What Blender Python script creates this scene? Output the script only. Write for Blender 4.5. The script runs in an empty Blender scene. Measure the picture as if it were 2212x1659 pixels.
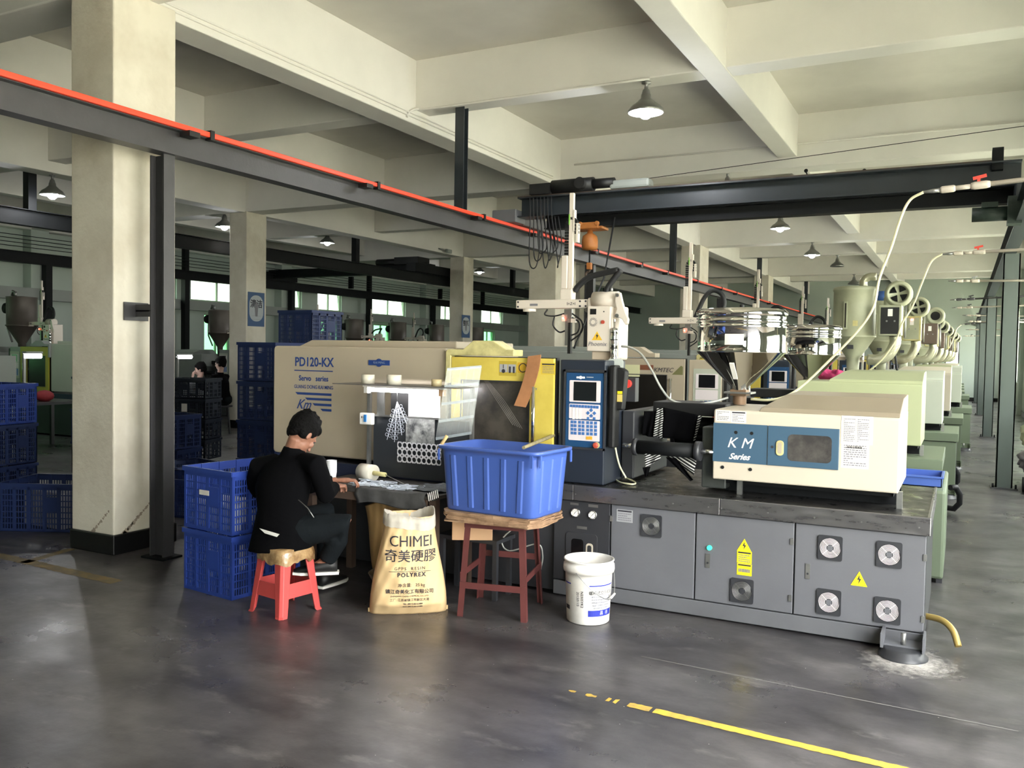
import bpy, bmesh, math, random
from mathutils import Vector, Matrix
random.seed(7)
PI = math.pi
sc = bpy.context.scene
C = sc.collection

# ------------------------------------------------------------------ camera
CX, CY, F, H = 1106.0, 829.5, 1866.966, 1.6
R = Matrix(((0.88671127, -0.03135237, 0.46125932),
            (0.46202856, 0.02445475, -0.88652782),
            (0.01651477, 0.99920918, 0.03616999)))
cam = bpy.data.cameras.new('camera'); camo = bpy.data.objects.new('camera', cam); C.objects.link(camo)
camo.matrix_world = Matrix.Translation((0, 0, H)) @ R.to_4x4()
cam.sensor_fit = 'HORIZONTAL'; cam.sensor_width = 36.0; cam.lens = F / 2212 * 36.0
cam.clip_start = 0.05; cam.clip_end = 200
sc.camera = camo

# ------------------------------------------------------------------ world, light, exposure
sc.view_settings.view_transform = 'Standard'; sc.view_settings.look = 'None'
sc.view_settings.gamma = 1; sc.view_settings.use_curve_mapping = False
sc.view_settings.exposure = 0.7
sc.cycles.max_bounces = 10; sc.cycles.diffuse_bounces = 6; sc.cycles.glossy_bounces = 4
sc.cycles.transmission_bounces = 6; sc.cycles.transparent_max_bounces = 16
sc.cycles.sample_clamp_indirect = 6.0; sc.cycles.sample_clamp_direct = 0
sc.cycles.caustics_reflective = False; sc.cycles.caustics_refractive = False
sc.cycles.use_adaptive_sampling = True

def lin(h):
    h = h.lstrip('#'); r = []
    for i in (0, 2, 4):
        c = int(h[i:i+2], 16) / 255
        r.append(c / 12.92 if c <= 0.04045 else ((c + 0.055) / 1.055) ** 2.4)
    return (*r, 1)

wd = bpy.data.worlds.new('sky'); sc.world = wd; wd.use_nodes = True
nt = wd.node_tree; bg = nt.nodes['Background']
tc = nt.nodes.new('ShaderNodeTexCoord'); sp = nt.nodes.new('ShaderNodeSeparateXYZ'); cr = nt.nodes.new('ShaderNodeValToRGB')
nt.links.new(tc.outputs['Generated'], sp.inputs[0])
mr = nt.nodes.new('ShaderNodeMapRange'); mr.inputs[1].default_value = -1; mr.inputs[2].default_value = 1
nt.links.new(sp.outputs['Z'], mr.inputs[0]); nt.links.new(mr.outputs[0], cr.inputs[0]); nt.links.new(cr.outputs[0], bg.inputs[0])
e = cr.color_ramp.elements
e[0].position = 0.0; e[0].color = (0.62, 0.61, 0.52, 1)          # sunlit ground and grass outside
e[1].position = 1.0; e[1].color = (0.94, 0.96, 1.0, 1)           # overcast sky
for p_, c_ in ((0.47, (0.76, 0.75, 0.66, 1)), (0.53, (0.96, 0.97, 0.93, 1))):
    k = cr.color_ramp.elements.new(p_); k.color = c_
SKY = 12.0
bg.inputs[1].default_value = SKY

sun = bpy.data.lights.new('sun', 'SUN'); sun.energy = 50; sun.angle = .02; sun.color = (1, .98, .95)
suno = bpy.data.objects.new('sun', sun); C.objects.link(suno); suno.rotation_euler = Vector((.12, .62, -.78)).to_track_quat('-Z', 'Y').to_euler()

def portal(x, y, z, sx, sy, rot):
    l = bpy.data.lights.new('daylight_portal', 'AREA'); l.shape = 'RECTANGLE'; l.size = sx; l.size_y = sy
    l.cycles.is_portal = True
    o = bpy.data.objects.new('daylight_portal', l); C.objects.link(o); o.location = (x, y, z); o.rotation_euler = rot

# ------------------------------------------------------------------ pixel -> point on a real plane of the building
def at(u, v, x=None, y=None, z=None):
    r = R @ Vector(((u - CX) / F, -(v - CY) / F, -1.0))
    t = (z - H) / r.z if z is not None else (x / r.x if x is not None else y / r.y)
    return Vector((0, 0, H)) + r * t

# ------------------------------------------------------------------ materials
MATS = {}
def mat(name, col, rough=0.5, metal=0.0, var=0.0, scale=3.0, bump=0.0, bscale=None, emit=0, col2=None, trans=0, alpha=None, coat=0, detail=4, rvar=0.0, spec=None, stretch=None):
    if name in MATS: return MATS[name]
    m = bpy.data.materials.new(name); m.use_nodes = True; t = m.node_tree; b = t.nodes['Principled BSDF']
    c = lin(col) if isinstance(col, str) else (*col, 1)
    b.inputs['Base Color'].default_value = c; b.inputs['Roughness'].default_value = rough; b.inputs['Metallic'].default_value = metal
    if coat: b.inputs['Coat Weight'].default_value = coat; b.inputs['Coat Roughness'].default_value = 0.15
    if spec is not None: b.inputs['Specular IOR Level'].default_value = spec
    if emit: b.inputs['Emission Color'].default_value = c; b.inputs['Emission Strength'].default_value = emit
    if trans: b.inputs['Transmission Weight'].default_value = trans
    if alpha is not None: b.inputs['Alpha'].default_value = alpha
    if var or bump or rvar:
        co = t.nodes.new('ShaderNodeTexCoord'); mp = t.nodes.new('ShaderNodeMapping'); t.links.new(co.outputs['Object'], mp.inputs[0])
        if stretch: mp.inputs['Scale'].default_value = stretch
        n = t.nodes.new('ShaderNodeTexNoise'); n.inputs['Scale'].default_value = scale; n.inputs['Detail'].default_value = detail
        n.inputs['Roughness'].default_value = 0.6
        t.links.new(mp.outputs[0], n.inputs[0])
        if var:
            rp = t.nodes.new('ShaderNodeValToRGB'); t.links.new(n.outputs[0], rp.inputs[0]); t.links.new(rp.outputs[0], b.inputs['Base Color'])
            c2 = lin(col2) if col2 else tuple(max(0, x * (1 - var)) for x in c[:3]) + (1,)
            rp.color_ramp.elements[0].position = 0.32; rp.color_ramp.elements[0].color = c2
            rp.color_ramp.elements[1].position = 0.62; rp.color_ramp.elements[1].color = c
        if rvar:
            r_ = t.nodes.new('ShaderNodeMapRange'); t.links.new(n.outputs[0], r_.inputs[0])
            r_.inputs[1].default_value = .3; r_.inputs[2].default_value = .7
            r_.inputs[3].default_value = rough - rvar; r_.inputs[4].default_value = rough + rvar; t.links.new(r_.outputs[0], b.inputs['Roughness'])
        if bump:
            n2 = t.nodes.new('ShaderNodeTexNoise'); n2.inputs['Scale'].default_value = bscale or scale * 8; n2.inputs['Detail'].default_value = 3
            t.links.new(mp.outputs[0], n2.inputs[0])
            bp = t.nodes.new('ShaderNodeBump'); bp.inputs['Strength'].default_value = bump; bp.inputs['Distance'].default_value = 0.01
            t.links.new(n2.outputs[0], bp.inputs['Height']); t.links.new(bp.outputs[0], b.inputs['Normal'])
    MATS[name] = m; return m

def pane_mat(name, tint=(0.95, 1, 0.97), gloss=0.08, rough=0.02, body=0.0, bodycol=(.8, .8, .8)):
    if name in MATS: return MATS[name]
    m = bpy.data.materials.new(name); m.use_nodes = True; t = m.node_tree; t.nodes.clear()
    o = t.nodes.new('ShaderNodeOutputMaterial'); tr = t.nodes.new('ShaderNodeBsdfTransparent'); gl = t.nodes.new('ShaderNodeBsdfGlossy')
    tr.inputs[0].default_value = (*tint, 1); gl.inputs['Roughness'].default_value = rough
    mx = t.nodes.new('ShaderNodeMixShader'); mx.inputs[0].default_value = gloss
    t.links.new(tr.outputs[0], mx.inputs[1]); t.links.new(gl.outputs[0], mx.inputs[2])
    last = mx
    if body:
        d = t.nodes.new('ShaderNodeBsdfDiffuse'); d.inputs[0].default_value = (*bodycol, 1)
        m2 = t.nodes.new('ShaderNodeMixShader'); m2.inputs[0].default_value = body
        t.links.new(mx.outputs[0], m2.inputs[1]); t.links.new(d.outputs[0], m2.inputs[2]); last = m2
    t.links.new(last.outputs[0], o.inputs[0]); MATS[name] = m; return m

plaster = mat('white_plaster', '#e6e3dd', .85, var=.06, scale=1.3, bump=.15, bscale=25)
plaster_col = mat('column_plaster', '#d8d2c4', .85, var=.10, scale=2.0, bump=.3, bscale=30, col2='#c4bcac')
slab = mat('slab_plaster', '#d2cec6', .9, var=.12, scale=.8, bump=.2, bscale=14)
wallg = mat('pale_wall_paint', '#b4bfb7', .8, var=.05, scale=.7)
blackp = mat('black_base_paint', '#0b0b0c', .35, var=.3, scale=20)
steel_dk = mat('dark_painted_steel', '#403f42', .45, var=.15, scale=5, bump=.1)
steel_bk = mat('black_steel', '#131517', .6, var=.2, scale=6, spec=.2)
girder_m = mat('blue_grey_steel', '#2c3238', .38, var=.12, scale=4)
post_m = mat('green_grey_steel', '#4c5451', .5, var=.08, scale=2)
base_m = mat('grey_cabinet_paint', '#66676c', .42, var=.10, scale=2.5, bump=.05, bscale=60)
base_dk = mat('dark_cabinet_paint', '#333438', .42, var=.12, scale=3)
skirt_m = mat('skirt_grey_paint', '#636468', .5, var=.15, scale=3)
stainless = mat('stainless_rim', '#858385', .33, .85, var=.12, scale=6, rvar=.12, stretch=(1, 1, 5))
tray_m = mat('oily_tray', '#2b2a2a', .35, .3, var=.4, scale=9, rvar=.15)
cream = mat('warm_white_paint', '#c6bcab', .42, var=.05, scale=2, coat=.1)
beige = mat('beige_cover_paint', '#b0a491', .5, var=.06, scale=2)
hoodm = mat('hood_paint', '#8f8371', .45, var=.08, scale=2)
palegreen = mat('pale_green_paint', '#aab08c', .45, var=.05, scale=2)
greygreen = mat('grey_green_paint', '#b1b6a8', .5, var=.06, scale=2)
sage = mat('sage_cabinet_paint', '#67735f', .5, var=.08, scale=2)
yellow = mat('yellow_gate_paint', '#d6c25c', .4, var=.10, scale=4, col2='#c4ad4a')
yellowg = mat('olive_yellow_paint', '#a8a53a', .5, var=.1, scale=4)
creamy = mat('cream_yellow_paint', '#d2c98f', .5, var=.3, scale=9, col2='#a89f70')
bluepan = mat('slate_blue_paint', '#3f5a70', .4, var=.05, scale=3)
navy = mat('navy_console_paint', '#272d38', .38, var=.12, scale=3)
conblue = mat('console_blue', '#1f466f', .4)
keypad = mat('keypad_pink_grey', '#dcd3d6', .45)
keyb = mat('key_blue', '#3f6ba8', .5)
keyw = mat('key_white', '#eeeae6', .5)
screenm = mat('dark_screen', '#15171a', .15)
black = mat('matt_black', '#101011', .55)
blackgl = mat('black_gloss', '#0c0c0e', .2)
rubber = mat('black_rubber', '#16171a', .6, bump=.2, bscale=40)
chrome = mat('polished_steel', '#d9dad8', .06, 1.0)
hopperst = mat('mirror_stainless', '#d6d4cf', .045, 1.0, rvar=.02, scale=4, var=.04)
dullst = mat('dull_steel', '#9a9a98', .4, .8, var=.2, scale=8)
robotw = mat('robot_white', '#d6ccc1', .4, coat=.15)
redm = mat('red_paint', '#c23a2c', .4)
redrail = mat('orange_red_rail', '#f04a30', .45)
redbtn = mat('red_button', '#b04a3a', .4)
white = mat('white_print', '#f2efe9', .6)
paper = mat('white_paper', '#ded9d2', .7)
inkdk = mat('dark_ink', '#2b2a33', .7)
inkgrey = mat('grey_ink', '#77767c', .7)
inkblue = mat('blue_ink', '#1f3f80', .6)
warny = mat('warning_yellow', '#f3dc1e', .5)
binblue = mat('blue_bin_plastic', '#4560ac', .35, var=.06, scale=3, coat=.1)
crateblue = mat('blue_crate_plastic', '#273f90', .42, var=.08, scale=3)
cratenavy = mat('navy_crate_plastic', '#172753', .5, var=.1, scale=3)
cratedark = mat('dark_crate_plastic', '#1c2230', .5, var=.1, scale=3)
stoolred = mat('red_stool_plastic', '#c04a48', .4, var=.08, scale=5)
foil = mat('brown_packing_tape', '#a88a62', .22, .0, var=.5, scale=14, col2='#6a4b30', bump=.8, bscale=22, coat=.6)
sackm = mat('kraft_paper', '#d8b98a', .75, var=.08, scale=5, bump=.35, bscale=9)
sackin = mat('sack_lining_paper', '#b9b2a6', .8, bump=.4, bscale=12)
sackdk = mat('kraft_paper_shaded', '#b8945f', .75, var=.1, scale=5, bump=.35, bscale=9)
cardb = mat('cardboard', '#9c7d61', .85, var=.25, scale=12, bump=.5, bscale=30, col2='#6f543d')
cardl = mat('light_cardboard', '#d0a883', .85, var=.06, scale=4)
maroon = mat('maroon_steel', '#5c2e2c', .5, var=.2, scale=6)
bucketw = mat('white_bucket_plastic', '#ece9e4', .35, var=.05, scale=6, col2='#d9d4cc')
skin = mat('skin', '#8a5f4c', .55)
skinp = mat('pale_skin', '#a98b80', .55)
hair = mat('black_hair', '#050404', .8, spec=.12, bump=1.0, bscale=60, var=.4, scale=60)
jacket = mat('black_jacket_cloth', '#060608', .95, spec=.08, bump=.2, bscale=40)
jeans = mat('dark_jeans', '#14181b', .9, spec=.1, var=.3, scale=8, bump=.3, bscale=50)
clothw = mat('light_jacket_cloth', '#b9bfc6', .8)
paperw = mat('white_cloth', '#e8e6e2', .8)
greencover = mat('clear_plastic_white', '#e9eef0', .3)
pink = mat('pink_cloth', '#d2447a', .8, bump=.6, bscale=8)
clampgrey = mat('clamp_machine_grey', '#8f9490', .5, var=.08, scale=2)
hosec = mat('cream_hose', '#dcd8b4', .4)
hoseg = mat('grey_hose', '#a9aaa4', .35)
pipew = mat('grey_pvc_pipe', '#b5aca0', .45)
orange = mat('orange_cover', '#a8672f', .55, bump=.5, bscale=12, var=.2, scale=6)
dryerm = mat('dryer_grey_green', '#a9ab92', .5, var=.15, scale=5)
ducts = mat('flexible_duct_metal', '#b5b39c', .35, .6, bump=.6, bscale=30)
winframe = mat('window_frame_green', '#9fb39a', .5)
glass = pane_mat('window_glass', (0.97, 0.98, 0.95))
acryl = pane_mat('clear_plastic', (0.93, 0.95, 0.95), .035, .25, .02, (.85, .88, .9))
darkpane = pane_mat('smoked_window', (0.12, 0.11, 0.11), .12, .05, .35, (.10, .09, .085))
tube_l = mat('fluorescent_glow', (1, .98, 1), .5, emit=28)
bulb_l = mat('bulb_glow', (1, 1, 1), .5, emit=120)
redled = mat('red_led', (1, .1, .05), .5, emit=12)
greenled = mat('green_led', (.05, .9, .5), .4, emit=.6)
lampsh = mat('lamp_shade_metal', '#8b8c88', .3, .7)

# ------------------------------------------------------------------ mesh builder
class MB:
    def __init__(s): s.v = []; s.f = []; s.sm = []
    def add(s, vs, fs, smooth=False):
        n = len(s.v); s.v += [Vector(v) for v in vs]; s.f += [tuple(i + n for i in f) for f in fs]; s.sm += [smooth] * len(fs); return s
    def box(s, x0, x1, y0, y1, z0, z1, M=None):
        vs = [Vector((x, y, z)) for z in (z0, z1) for y in (y0, y1) for x in (x0, x1)]
        if M is not None: vs = [M @ v for v in vs]
        return s.add(vs, [(0, 2, 3, 1), (4, 5, 7, 6), (0, 1, 5, 4), (2, 6, 7, 3), (0, 4, 6, 2), (1, 3, 7, 5)])
    def bar(s, a, b, w, h=None, up=(0, 0, 1)):                      # square bar between two points
        a = Vector(a); b = Vector(b); h = h or w; d = (b - a).normalized(); u = Vector(up)
        if abs(d.dot(u)) > .98: u = Vector((0, 1, 0))
        x = d.cross(u).normalized(); y = x.cross(d).normalized(); vs = []
        for p in (a, b):
            for i, j in ((-1, -1), (1, -1), (1, 1), (-1, 1)): vs.append(p + x * i * w / 2 + y * j * h / 2)
        return s.add(vs, [(3, 2, 1, 0), (4, 5, 6, 7), (0, 1, 5, 4), (1, 2, 6, 5), (2, 3, 7, 6), (3, 0, 4, 7)])
    def tube(s, pts, r, n=8, caps=True, flat=1.0):
        pts = [Vector(p) for p in pts]; m = len(pts); rs = r if isinstance(r, (list, tuple)) else [r] * m
        vs = []; up = None
        for i, p in enumerate(pts):
            d = (pts[min(i + 1, m - 1)] - pts[max(i - 1, 0)]).normalized()
            if up is None:
                up = Vector((0, 0, 1)) if abs(d.z) < .9 else Vector((0, 1, 0))
            x = d.cross(up).normalized(); up = x.cross(d).normalized()
            for k in range(n):
                a = 2 * PI * k / n; vs.append(p + (x * math.cos(a) + up * math.sin(a) * flat) * rs[i])
        fs = [(i * n + k, i * n + (k + 1) % n, (i + 1) * n + (k + 1) % n, (i + 1) * n + k) for i in range(m - 1) for k in range(n)]
        s.add(vs, fs, True)
        if caps:
            b = len(s.v) - m * n
            s.f += [tuple(b + k for k in range(n))[::-1], tuple(b + (m - 1) * n + k for k in range(n))]; s.sm += [False, False]
        return s
    def cyl(s, c, r, h, axis='z', n=20, r2=None):                    # from c along +axis
        c = Vector(c); d = {'x': Vector((1, 0, 0)), 'y': Vector((0, 1, 0)), 'z': Vector((0, 0, 1))}[axis]
        return s.tube([c, c + d * h], [r, r if r2 is None else r2], n)
    def lathe(s, c, prof, n=32, axis='z'):                           # prof: (radius, height)
        c = Vector(c); vs = []
        for r, h in prof:
            for k in range(n):
                a = 2 * PI * k / n
                p = Vector((r * math.cos(a), r * math.sin(a), h))
                if axis == 'x': p = Vector((p.z, p.x, p.y))
                if axis == 'y': p = Vector((p.x, p.z, p.y))
                vs.append(c + p)
        m = len(prof)
        return s.add(vs, [(i * n + k, i * n + (k + 1) % n, (i + 1) * n + (k + 1) % n, (i + 1) * n + k) for i in range(m - 1) for k in range(n)], True)
    def prism(s, poly, a0, a1, axis='y'):                            # 2-D polygon extruded along an axis
        n = len(poly)
        def q(p, t): return {'y': (p[0], t, p[1]), 'x': (t, p[0], p[1]), 'z': (p[0], p[1], t)}[axis]
        return s.add([q(p, a0) for p in poly] + [q(p, a1) for p in poly],
                     [tuple(range(n))[::-1], tuple(range(n, 2 * n))] + [(k, (k + 1) % n, n + (k + 1) % n, n + k) for k in range(n)])
    def sphere(s, c, r, n=12, sc_=(1, 1, 1)):
        c = Vector(c); m = n // 2; vs = []
        for i in range(m + 1):
            t = PI * i / m
            for k in range(n):
                a = 2 * PI * k / n; vs.append(c + Vector((r * sc_[0] * math.sin(t) * math.cos(a), r * sc_[1] * math.sin(t) * math.sin(a), r * sc_[2] * math.cos(t))))
        return s.add(vs, [(i * n + k, (i + 1) * n + k, (i + 1) * n + (k + 1) % n, i * n + (k + 1) % n) for i in range(m) for k in range(n)], True)
    def quad(s, a, b, c, d): return s.add([a, b, c, d], [(0, 1, 2, 3)])
    def build(s, name, m, parent=None, bev=0, kind=None, label=None, weld=False):
        me = bpy.data.meshes.new(name)
        off = Vector(parent['o_']) if parent is not None and 'o_' in parent else Vector()
        me.from_pydata([v - off for v in s.v], [], s.f); me.materials.append(m)
        me.polygons.foreach_set('use_smooth', s.sm)
        bm = bmesh.new(); bm.from_mesh(me)
        if weld: bmesh.ops.remove_doubles(bm, verts=bm.verts, dist=1e-5)
        bmesh.ops.recalc_face_normals(bm, faces=bm.faces); bm.to_mesh(me); bm.free()
        o = bpy.data.objects.new(name, me); C.objects.link(o); o.parent = parent
        if parent is not None and 'o_' in parent: o['o_'] = parent['o_']
        if bev:
            md = o.modifiers.new('bevel', 'BEVEL'); md.width = bev; md.segments = 2; md.limit_method = 'ANGLE'; md.angle_limit = .7
        if kind: o['kind'] = kind
        if label: o['label'] = label
        return o

def thing(name, label, cat, loc=(0, 0, 0), group=None, local=False, rotz=0):
    """an Empty at the base of a thing; its parts are given in world coordinates (local=False) or in its own (local=True)"""
    o = bpy.data.objects.new(name, None); C.objects.link(o); o.location = loc; o.rotation_euler = (0, 0, rotz)
    o.empty_display_size = .1; o['label'] = label; o['category'] = cat
    if group: o['group'] = group
    o['o_'] = (0., 0., 0.) if local else tuple(float(q) for q in loc)
    return o
def tag(o, label, cat, group=None):
    o['label'] = label; o['category'] = cat
    if group: o['group'] = group
    return o
def struct(o, label=None):
    o['kind'] = 'structure'
    if label: o['label'] = label
    return o
def box(name, m, x0, x1, y0, y1, z0, z1, parent=None, bev=0, **k): return MB().box(x0, x1, y0, y1, z0, z1).build(name, m, parent, bev, **k)
def copy_tree(o, parent=None, loc=None, rotz=None, label=None):
    c = o.copy(); C.objects.link(c)
    if parent is not None: c.parent = parent
    if loc is not None: c.location = loc
    if rotz is not None: c.rotation_euler = (0, 0, rotz)
    if label: c['label'] = label
    for ch in list(o.children): copy_tree(ch, c)
    return c
def curve_pts(ctrl, n=8):                                            # Catmull-Rom through control points
    P = [Vector(p) for p in ctrl]; P = [P[0] * 2 - P[1]] + P + [P[-1] * 2 - P[-2]]; out = []
    for i in range(1, len(P) - 2):
        for k in range(n):
            t = k / n; a, b, c, d = P[i - 1:i + 3]
            out.append(.5 * ((2 * b) + (c - a) * t + (2 * a - 5 * b + 4 * c - d) * t * t + (3 * b - a - 3 * c + d) * t ** 3))
    out.append(P[-2]); return out
def rr(x0, x1, z0, z1, r, n=4):                                      # rounded rectangle outline
    p = []
    for cx_, cz_, a0 in ((x1 - r, z1 - r, 0), (x0 + r, z1 - r, 90), (x0 + r, z0 + r, 180), (x1 - r, z0 + r, 270)):
        for k in range(n + 1):
            a = math.radians(a0 + 90 * k / n); p.append((cx_ + r * math.cos(a), cz_ + r * math.sin(a)))
    return p
def text(name, s, size, loc, rot, m, parent=None, bold=0, shear=0, align='CENTER', sx=1, sy=1, space=1, thick=.0006, bend=None):
    cu = bpy.data.curves.new(name, 'FONT'); cu.body = s; cu.size = size; cu.offset = bold; cu.shear = shear; cu.space_character = space
    cu.align_x = align; cu.align_y = 'CENTER'; cu.extrude = thick; cu.resolution_u = 3
    t = bpy.data.objects.new('t_', cu); C.objects.link(t)
    dg = bpy.context.evaluated_depsgraph_get(); me = bpy.data.meshes.new_from_object(t.evaluated_get(dg))
    bpy.data.objects.remove(t); bpy.data.curves.remove(cu)
    if bend:
        bm = bmesh.new(); bm.from_mesh(me)
        for _ in range(3):
            bmesh.ops.triangulate(bm, faces=bm.faces)
            le = [e_ for e_ in bm.edges if e_.calc_length() > .010]
            if not le: break
            bmesh.ops.subdivide_edges(bm, edges=le, cuts=1)
        bm.to_mesh(me); bm.free()
    M = Matrix.Translation(loc) @ rot.to_matrix().to_4x4() @ Matrix.Diagonal((sx, sy, 1, 1))
    for v in me.vertices:
        v.co = M @ v.co
        if bend: v.co = bend(v.co)
    if parent is not None and 'o_' in parent:
        off = Vector(parent['o_'])
        for v in me.vertices: v.co -= off
    me.materials.clear(); me.materials.append(m)
    o = bpy.data.objects.new(name, me); C.objects.link(o); o.parent = parent
    return o
from mathutils import Euler
FRONT = Euler((PI / 2, 0, 0))                                        # text that reads on a face looking to -Y
SIDE = Euler((PI / 2, 0, PI / 2))                                    # on a face looking to +X
def ftext(s, size, u, v, y, m, parent, **k):                         # text centred where pixel (u, v) meets the face y
    p = at(u, v, y=y); return text('lettering', s, size, (p.x, y, p.z), FRONT, m, parent, **k)
def frect(u0, v0, u1, v1, y):                                        # x0, x1, z0, z1 of a picture rectangle on the face y
    a = at(u0, v0, y=y); b = at(u1, v1, y=y); c = at(u0, v1, y=y); d = at(u1, v0, y=y)
    return ((a.x + c.x) / 2, (b.x + d.x) / 2, (b.z + c.z) / 2, (a.z + d.z) / 2)

# ================================================================== THE BUILDING
X0, X1, Y0, Y1, ZC = -19.7, 1.6, -8.0, 38.5, 5.04
def floor_mat():
    m = bpy.data.materials.new('painted_concrete_floor'); m.use_nodes = True; t = m.node_tree; b = t.nodes['Principled BSDF']; L = t.links.new
    co = t.nodes.new('ShaderNodeTexCoord')
    def noise(scale, detail=5, stretch=None, rough=.6):
        mp = t.nodes.new('ShaderNodeMapping'); L(co.outputs['Object'], mp.inputs[0])
        if stretch: mp.inputs['Scale'].default_value = stretch
        n = t.nodes.new('ShaderNodeTexNoise'); n.inputs['Scale'].default_value = scale; n.inputs['Detail'].default_value = detail; n.inputs['Roughness'].default_value = rough
        L(mp.outputs[0], n.inputs[0]); return n
    def ramp(src, a, ca, z, cz):
        r = t.nodes.new('ShaderNodeValToRGB'); L(src, r.inputs[0]); r.color_ramp.elements[0].position = a; r.color_ramp.elements[0].color = ca
        r.color_ramp.elements[1].position = z; r.color_ramp.elements[1].color = cz; return r
    def mix(a, bb, f, mode='MIX'):
        x = t.nodes.new('ShaderNodeMix'); x.data_type = 'RGBA'; x.blend_type = mode; L(a, x.inputs[6]); L(bb, x.inputs[7])
        if isinstance(f, float): x.inputs[0].default_value = f
        else: L(f, x.inputs[0])
        return x.outputs[2]
    big = ramp(noise(1.1, 6, (1, 1.8, 1)).outputs[0], .35, lin('#312f32'), .65, lin('#545152'))
    mid = ramp(noise(5, 8, (1, 1.6, 1), .7).outputs[0], .38, (.25, .25, .25, 1), .72, (.85, .85, .85, 1))
    c = mix(big.outputs[0], mid.outputs[0], .45, 'OVERLAY')
    sk = ramp(noise(2.6, 7, (1, 2.2, 1), .68).outputs[0], .58, (0, 0, 0, 1), .74, (1, 1, 1, 1))
    light = t.nodes.new('ShaderNodeRGB'); light.outputs[0].default_value = lin('#8f8a87')
    sc1 = t.nodes.new('ShaderNodeMath'); sc1.operation = 'MULTIPLY'; sc1.inputs[1].default_value = .4; L(sk.outputs[0], sc1.inputs[0])
    c = mix(c, light.outputs[0], sc1.outputs[0])
    vo = t.nodes.new('ShaderNodeTexVoronoi'); vo.inputs['Scale'].default_value = 9; L(co.outputs['Object'], vo.inputs[0])
    fl = ramp(vo.outputs['Distance'], .012, (1, 1, 1, 1), .03, (0, 0, 0, 1))
    wh = t.nodes.new('ShaderNodeRGB'); wh.outputs[0].default_value = lin('#d8d2cc')
    c = mix(c, wh.outputs[0], fl.outputs[0])
    L(c, b.inputs['Base Color'])
    rr_ = t.nodes.new('ShaderNodeMapRange'); L(noise(1.7, 6).outputs[0], rr_.inputs[0]); rr_.inputs[1].default_value = .3; rr_.inputs[2].default_value = .7
    rr_.inputs[3].default_value = .22; rr_.inputs[4].default_value = .46; L(rr_.outputs[0], b.inputs['Roughness'])
    bp = t.nodes.new('ShaderNodeBump'); bp.inputs['Strength'].default_value = .12; bp.inputs['Distance'].default_value = .01; L(noise(14, 5).outputs[0], bp.inputs['Height']); L(bp.outputs[0], b.inputs['Normal'])
    return m
struct(box('floor', floor_mat(), X0 - .3, X1 + .3, Y0 - .3, Y1 + .3, -.2, 0), 'dark grey painted concrete factory floor, scuffed and slightly glossy')
struct(box('ceiling', slab, X0 - .3, X1 + .3, Y0 - .3, Y1 + .3, ZC, ZC + .2), 'white plastered concrete slab ceiling above the beams')
outm = mat('outside_yard', '#b2b0a0', .9, var=.3, scale=.6)
struct(box('ground_outside', outm, X1 + .3, X1 + 30, Y0 - 20, Y1 + 20, -.5, -.15), 'pale sunlit yard outside the wall with the big windows')
struct(box('ground_outside', mat('low_bounce_grass', '#3c4a2c', .9), X0 - 30, X0 - .3, Y0 - 20, Y1 + 20, -.5, -.15), 'unseen grass yard outside the far long wall, darkened to cut bounced light')  # unseen ground, coloured dark so less light bounces in through the left windows

def wall_y(name, x0, x1, ya, yb, ztop, opens, m, tops):            # a wall running along Y with openings (y0, y1, z0, z1)
    b = MB(); ops = sorted(opens); ys = sorted({ya, yb, *[o[0] for o in ops], *[o[1] for o in ops]})
    for a, c in zip(ys[:-1], ys[1:]):
        zs = [0.0]
        for o in ops:
            if o[0] <= a + 1e-6 and o[1] >= c - 1e-6: zs += [o[2], o[3]]
        zs = sorted(zs) if len(zs) > 1 else [0.0]; zs.append(ztop)
        for k in range(0, len(zs) - 1, 2):
            if zs[k + 1] - zs[k] > .01: b.box(x0, x1, a, c, zs[k], zs[k + 1])
    return struct(b.build(name, m), tops)
WR = [(-3.4, -.6, .9, 3.3), (.6, 4.2, 0, 3.6)] + [(y, y + 2.7, .9, 3.3) for y in (5.3, 9.5, 13.7, 17.9, 22.1, 26.3, 30.5, 34.7)]
wall_y('wall_right', X1, X1 + .24, Y0, Y1, ZC, WR, wallg, 'pale wall with tall windows beside the aisle')
LU = [(-6, -4, 2.95, 3.65), (-2, 0, 2.95, 3.65), (2.4, 4.3, 2.95, 3.65), (6.6, 8.6, 2.95, 3.65), (10.8, 12.2, 2.95, 3.65), (15.9, 17.3, 2.95, 3.65), (17.8, 19.9, 2.95, 3.65), (21.55, 22.5, 2.95, 3.65), (23.3, 24.6, 2.95, 3.65), (26.4, 28.6, 2.95, 3.65), (31.2, 32.2, 2.95, 3.65), (34.7, 36.8, 2.95, 3.65)]
LL = [(2.4, 4.3, 1.1, 2.6), (6.6, 8.4, 1.1, 2.6), (18.3, 19.3, 1.1, 2.6), (23.5, 24.5, 1.1, 2.6), (26.5, 27.6, 1.1, 2.6), (34.8, 36.0, 1.1, 2.6)]
LW = []
ys_ = sorted({y for o in LU + LL for y in o[:2]})
for a, c in zip(ys_[:-1], ys_[1:]):
    for o in LU + LL:
        if o[0] <= a + 1e-6 and o[1] >= c - 1e-6: LW.append((a, c, o[2], o[3]))
wall_y('wall_left', X0 - .24, X0, Y0, Y1, ZC, LW, wallg, 'far long wall with bright high windows')
wf = MB().box(X0, -.62, Y1, Y1 + .24, 0, ZC).box(-.12, X1, Y1, Y1 + .24, 0, ZC).box(-.62, -.12, Y1, Y1 + .24, 0, 1.25).box(-.62, -.12, Y1, Y1 + .24, 2.4, ZC)
struct(wf.build('wall_far', wallg), 'pale green end wall at the end of the aisle')
struct(box('wall_back', wallg, X0, X1, Y0 - .24, Y0, 0, ZC))
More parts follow.
